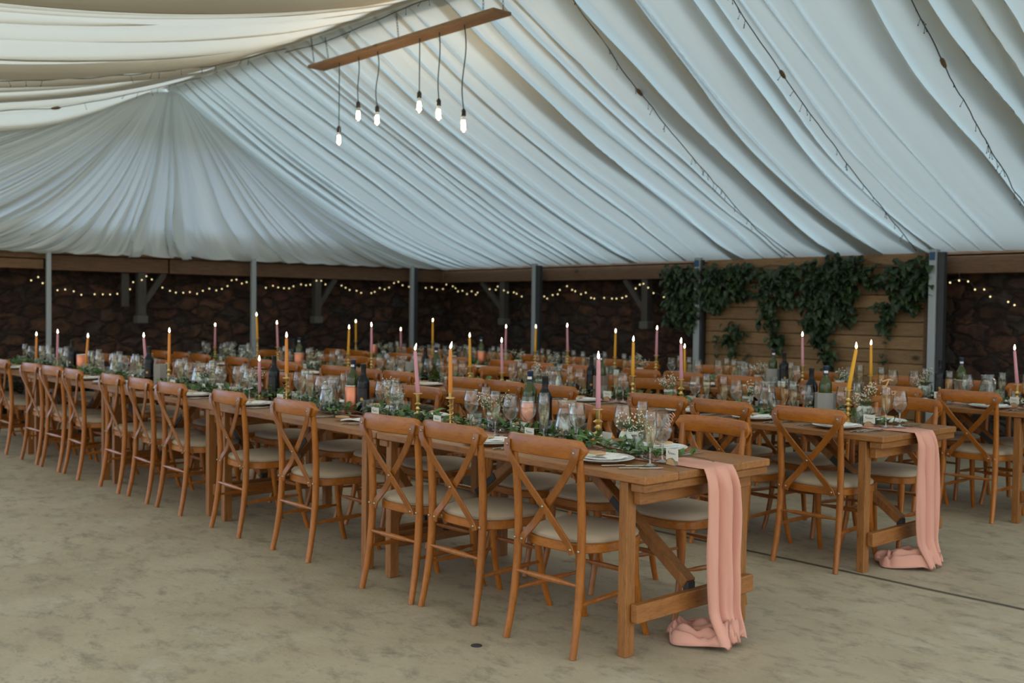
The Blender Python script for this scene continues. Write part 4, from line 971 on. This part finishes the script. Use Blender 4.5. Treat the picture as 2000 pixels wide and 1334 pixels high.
FJ = [Proto(mk_flowers(1, .21)), Proto(mk_flowers(2, .175)), Proto(mk_flowers(3, .19))]
for rn, xs, y in (('front', [(-.455, .435), (-1.45, .56), (-2.30, .46), (-4.05, .50), (-4.62, .46), (-5.95, .50), (-7.6, .46)], 0), ('middle', [(-.47, 2.60), (-1.30, 2.50), (-1.95, 2.50), (-3.2, 2.47), (-5.1, 2.5), (-6.35, 2.4), (-8.2, 2.45)], 0), ('back', [(-1.10, 4.46), (-1.80, 4.44), (-2.55, 4.5), (-3.9, 4.44), (-5.05, 4.44), (-5.6, 4.44), (-6.7, 4.44), (-7.4, 4.44), (-8.1, 4.44)], 0)):
    for i, (x, yy) in enumerate(xs):
        FJ[(i + (1 if rn == 'front' else 0)) % 3].put((x, yy, tz), i * 1.3 + .4, f'ribboned glass jar of white gypsophila, {ORD[i]} from the runner end of the {rn} row', 'flower jar', f'flower jars on the {rn} row')

# ------------------------------------------------------------ foliage garlands
def garland(X0, Y0, k, rn):
    g = random.Random(100 + k * 7 + int(Y0 * 10)); r = thing('foliage_garland', f'leafy green garland along the {ORD[k]} table from the runner end, {rn} row', 'garland', (0, 0, 0), 0, f'leafy garlands along the {rn} row')
    L = MB(); Gy = MB(); st = MB(); x1 = X0 - 1.83 * k - (.30 if k == 0 else .02); x0 = X0 - 1.83 * (k + 1); yc = Y0 + TW / 2
    dens = 1.0 if rn != 'back' else .7
    def c(x): return yc + .05 * math.sin(x * 3.1 + Y0) + .03 * math.sin(x * 7.3)
    for s_ in range(3):
        st.tube([(x0 + (x1 - x0) * q / 30, c(x0 + (x1 - x0) * q / 30) + .04 * math.sin(q * .8 + s_ * 2), TZ + .022 + .01 * math.sin(q * 1.7 + s_)) for q in range(31)], .0022, 4)
    for _ in range(int((260 if k == 0 else 330) * dens)):
        x = g.uniform(x0, x1); bl = .5 + .5 * noise.noise(Vector((x * 2.3, Y0, 0))); 
        p = (x, c(x) + g.gauss(0, .048) * (.6 + .6 * bl), TZ + .02 + abs(g.gauss(0, .018)) * (.6 + bl))
        d = (g.uniform(-1, 1), g.uniform(-1, 1), g.uniform(-.1, .8)); big = g.random() < .12
        (Gy if big else L).leaf(p, d, (g.uniform(-.4, .4), g.uniform(-.4, .4), 1), .072 * g.uniform(.6, 1.2) if not big else .05, (.026 if not big else .045) * g.uniform(.8, 1.2), .15, .25)
    if k == 0:
        for (ax, ay), (bx, by) in (((x1 - .1, yc), (X0 - .03, yc + .03)), ((x1 - .05, yc - .03), (X0 - .19, yc - .02))):
            P = [Vector((ax + (bx - ax) * q / 8, ay + (by - ay) * q / 8 + .02 * math.sin(q), TZ + .024 + .008 * math.sin(q * 1.3))) for q in range(9)]; st.tube(P, .0026, 5)
            for p in P[:7]:
                for _ in range(2): L.leaf(p, (g.uniform(-.4, 1), g.uniform(-1, 1), g.uniform(.1, .9)), (0, 0, 1), .055, .026, .15, .2)
    st.build('stem', 'twig', r); L.build('leaf_spray', 'leaf_green', r, smooth=False)['kind'] = 'stuff'; Gy.build('eucalyptus_spray', 'leaf_grey', r, smooth=False)['kind'] = 'stuff'
    if rn == 'front' and k == 0:
        fo = MB()
        for p in ((-.93, .45, .775), (-.66, .40, .79), (-.60, .47, .80), (-.70, .33, .765), (-.52, .45, .83), (-.50, .43, .845), (-.82, .36, .765)): fo.ball(p, .008, 7, 5)
        fo.build('orange_blossom', 'flower_orange', r)
for X0, Y0, rn in ROWS:
    for k in range(5): garland(X0, Y0, k, rn)

# ------------------------------------------------------------ little signs and the floor disc
r = thing('script_pick', 'thin copper wire script pick leaning in a front-row wine glass', 'glass decoration', (-.195, .335, TZ + .004 + .088))
a, b_ = Vector((-.012, .0, .002)), Vector((.062, -.012, .125)); d = b_ - a; sd_ = Vector((-.75, 0, .5)).normalized()
MB().tube([a, a + d * .5], .0011, 5).build('stalk', 'copper_wire', r)
MB().tube([a + d * (.42 + .60 * q / 60) + sd_ * (.011 * math.sin(q * .75) * (1.25 if q % 17 < 9 else .8)) + Vector((.006 * math.cos(q * .75), 0, 0)) for q in range(61)], .0013, 5).build('script', 'copper_wire', r)
r = thing('script_sign', 'pale wooden script letters standing over the end flute of the middle row', 'table sign', (-.285, 2.373, .935))
u_ = Vector((.66, .75, 0))
def stroke(name, P2, rad): MB().tube([u_ * x + Vector((0, 0, z)) for x, z in P2], rad, 6).build(name, 'slice_wood', r)
stroke('letter', [(-.028, .088), (-.032, .078), (-.022, .072), (-.010, .076), (.006, .082), (.020, .082), (.031, .076), (.034, .082)], .0042)
stroke('letter', [(.010, .081), (.004, .062), (-.004, .046), (-.014, .036), (-.024, .038), (-.022, .046), (-.008, .044), (.004, .036), (.004, .018)], .0042)
stroke('letter', [(.004, .036), (.02, .03), (.03, .012), (.045, .018), (.046, .002), (.034, -.004), (.028, .008), (.036, .018), (.058, .012)], .0038)
stroke('stalk', [(.004, .02), (.002, -.09)], .0016)
tag(MB().lathe([(0, 0), (.024, 0), (.024, .002), (.021, .003), (0, .003)], 20, (-.61, -.33, 0)).build('floor_disc', 'hinge_metal'), 'small dark round metal disc set in the concrete floor', 'floor disc')

# ------------------------------------------------------------ keep table things from standing in one another
FIX = {'candlestick': .04, 'wine cooler': .062, 'wine bottle': .038, 'water jug': .064, 'plate': .137}
MOV = {'champagne glass': .034, 'wine glass': .042, 'tumbler': .036, 'place card': .036, 'flower jar': .036}
IN_COOLER = [o.location.xy for o in COL.objects if o.get('category') == 'wine cooler']
fx = [(o.location.x, o.location.y, FIX[o['category']]) for o in COL.objects if o.get('category') in FIX and not o.name.startswith('side_plate') and not (o['category'] == 'wine bottle' and any((o.location.xy - c).length < .03 for c in IN_COOLER))]
mv = [[o, o.location.x, o.location.y, MOV[o['category']], ('first place' in o['label'] and ('near' in o['label'] or 'front' in o['label']) and o['category'] in ('champagne glass', 'wine glass'))] for o in COL.objects if o.get('category') in MOV]
for it in range(40):
    hit = 0
    for a in mv:
        for (x, y, q) in fx:
            dx, dy = a[1] - x, a[2] - y
            if abs(dx) < .2 and abs(dy) < .2 and not a[4]:
                d = math.hypot(dx, dy); need = a[3] + q + .002
                if d < need: k = (need - d) / max(d, 1e-3); a[1] += dx * k; a[2] += dy * k; hit += 1
        for b in mv:
            if b is a: continue
            dx, dy = a[1] - b[1], a[2] - b[2]
            if abs(dx) < .09 and abs(dy) < .09 and not a[4]:
                d = math.hypot(dx, dy); need = a[3] + b[3] + .002
                if d < need:
                    if d < 1e-3: dx, dy, d = .001, .0007, .0012
                    k = (need - d) / d * (.55 if not b[4] else 1); a[1] += dx * k; a[2] += dy * k; hit += 1
    if not hit: break
for a in mv:
    a[0].location.x, a[0].location.y = a[1], a[2]
    if min(abs(a[2] - (Y0 + TW / 2)) for _, Y0, _ in ROWS) < .12 + a[3]: a[0].location.z = TZ + .0105
print('relax left', hit)
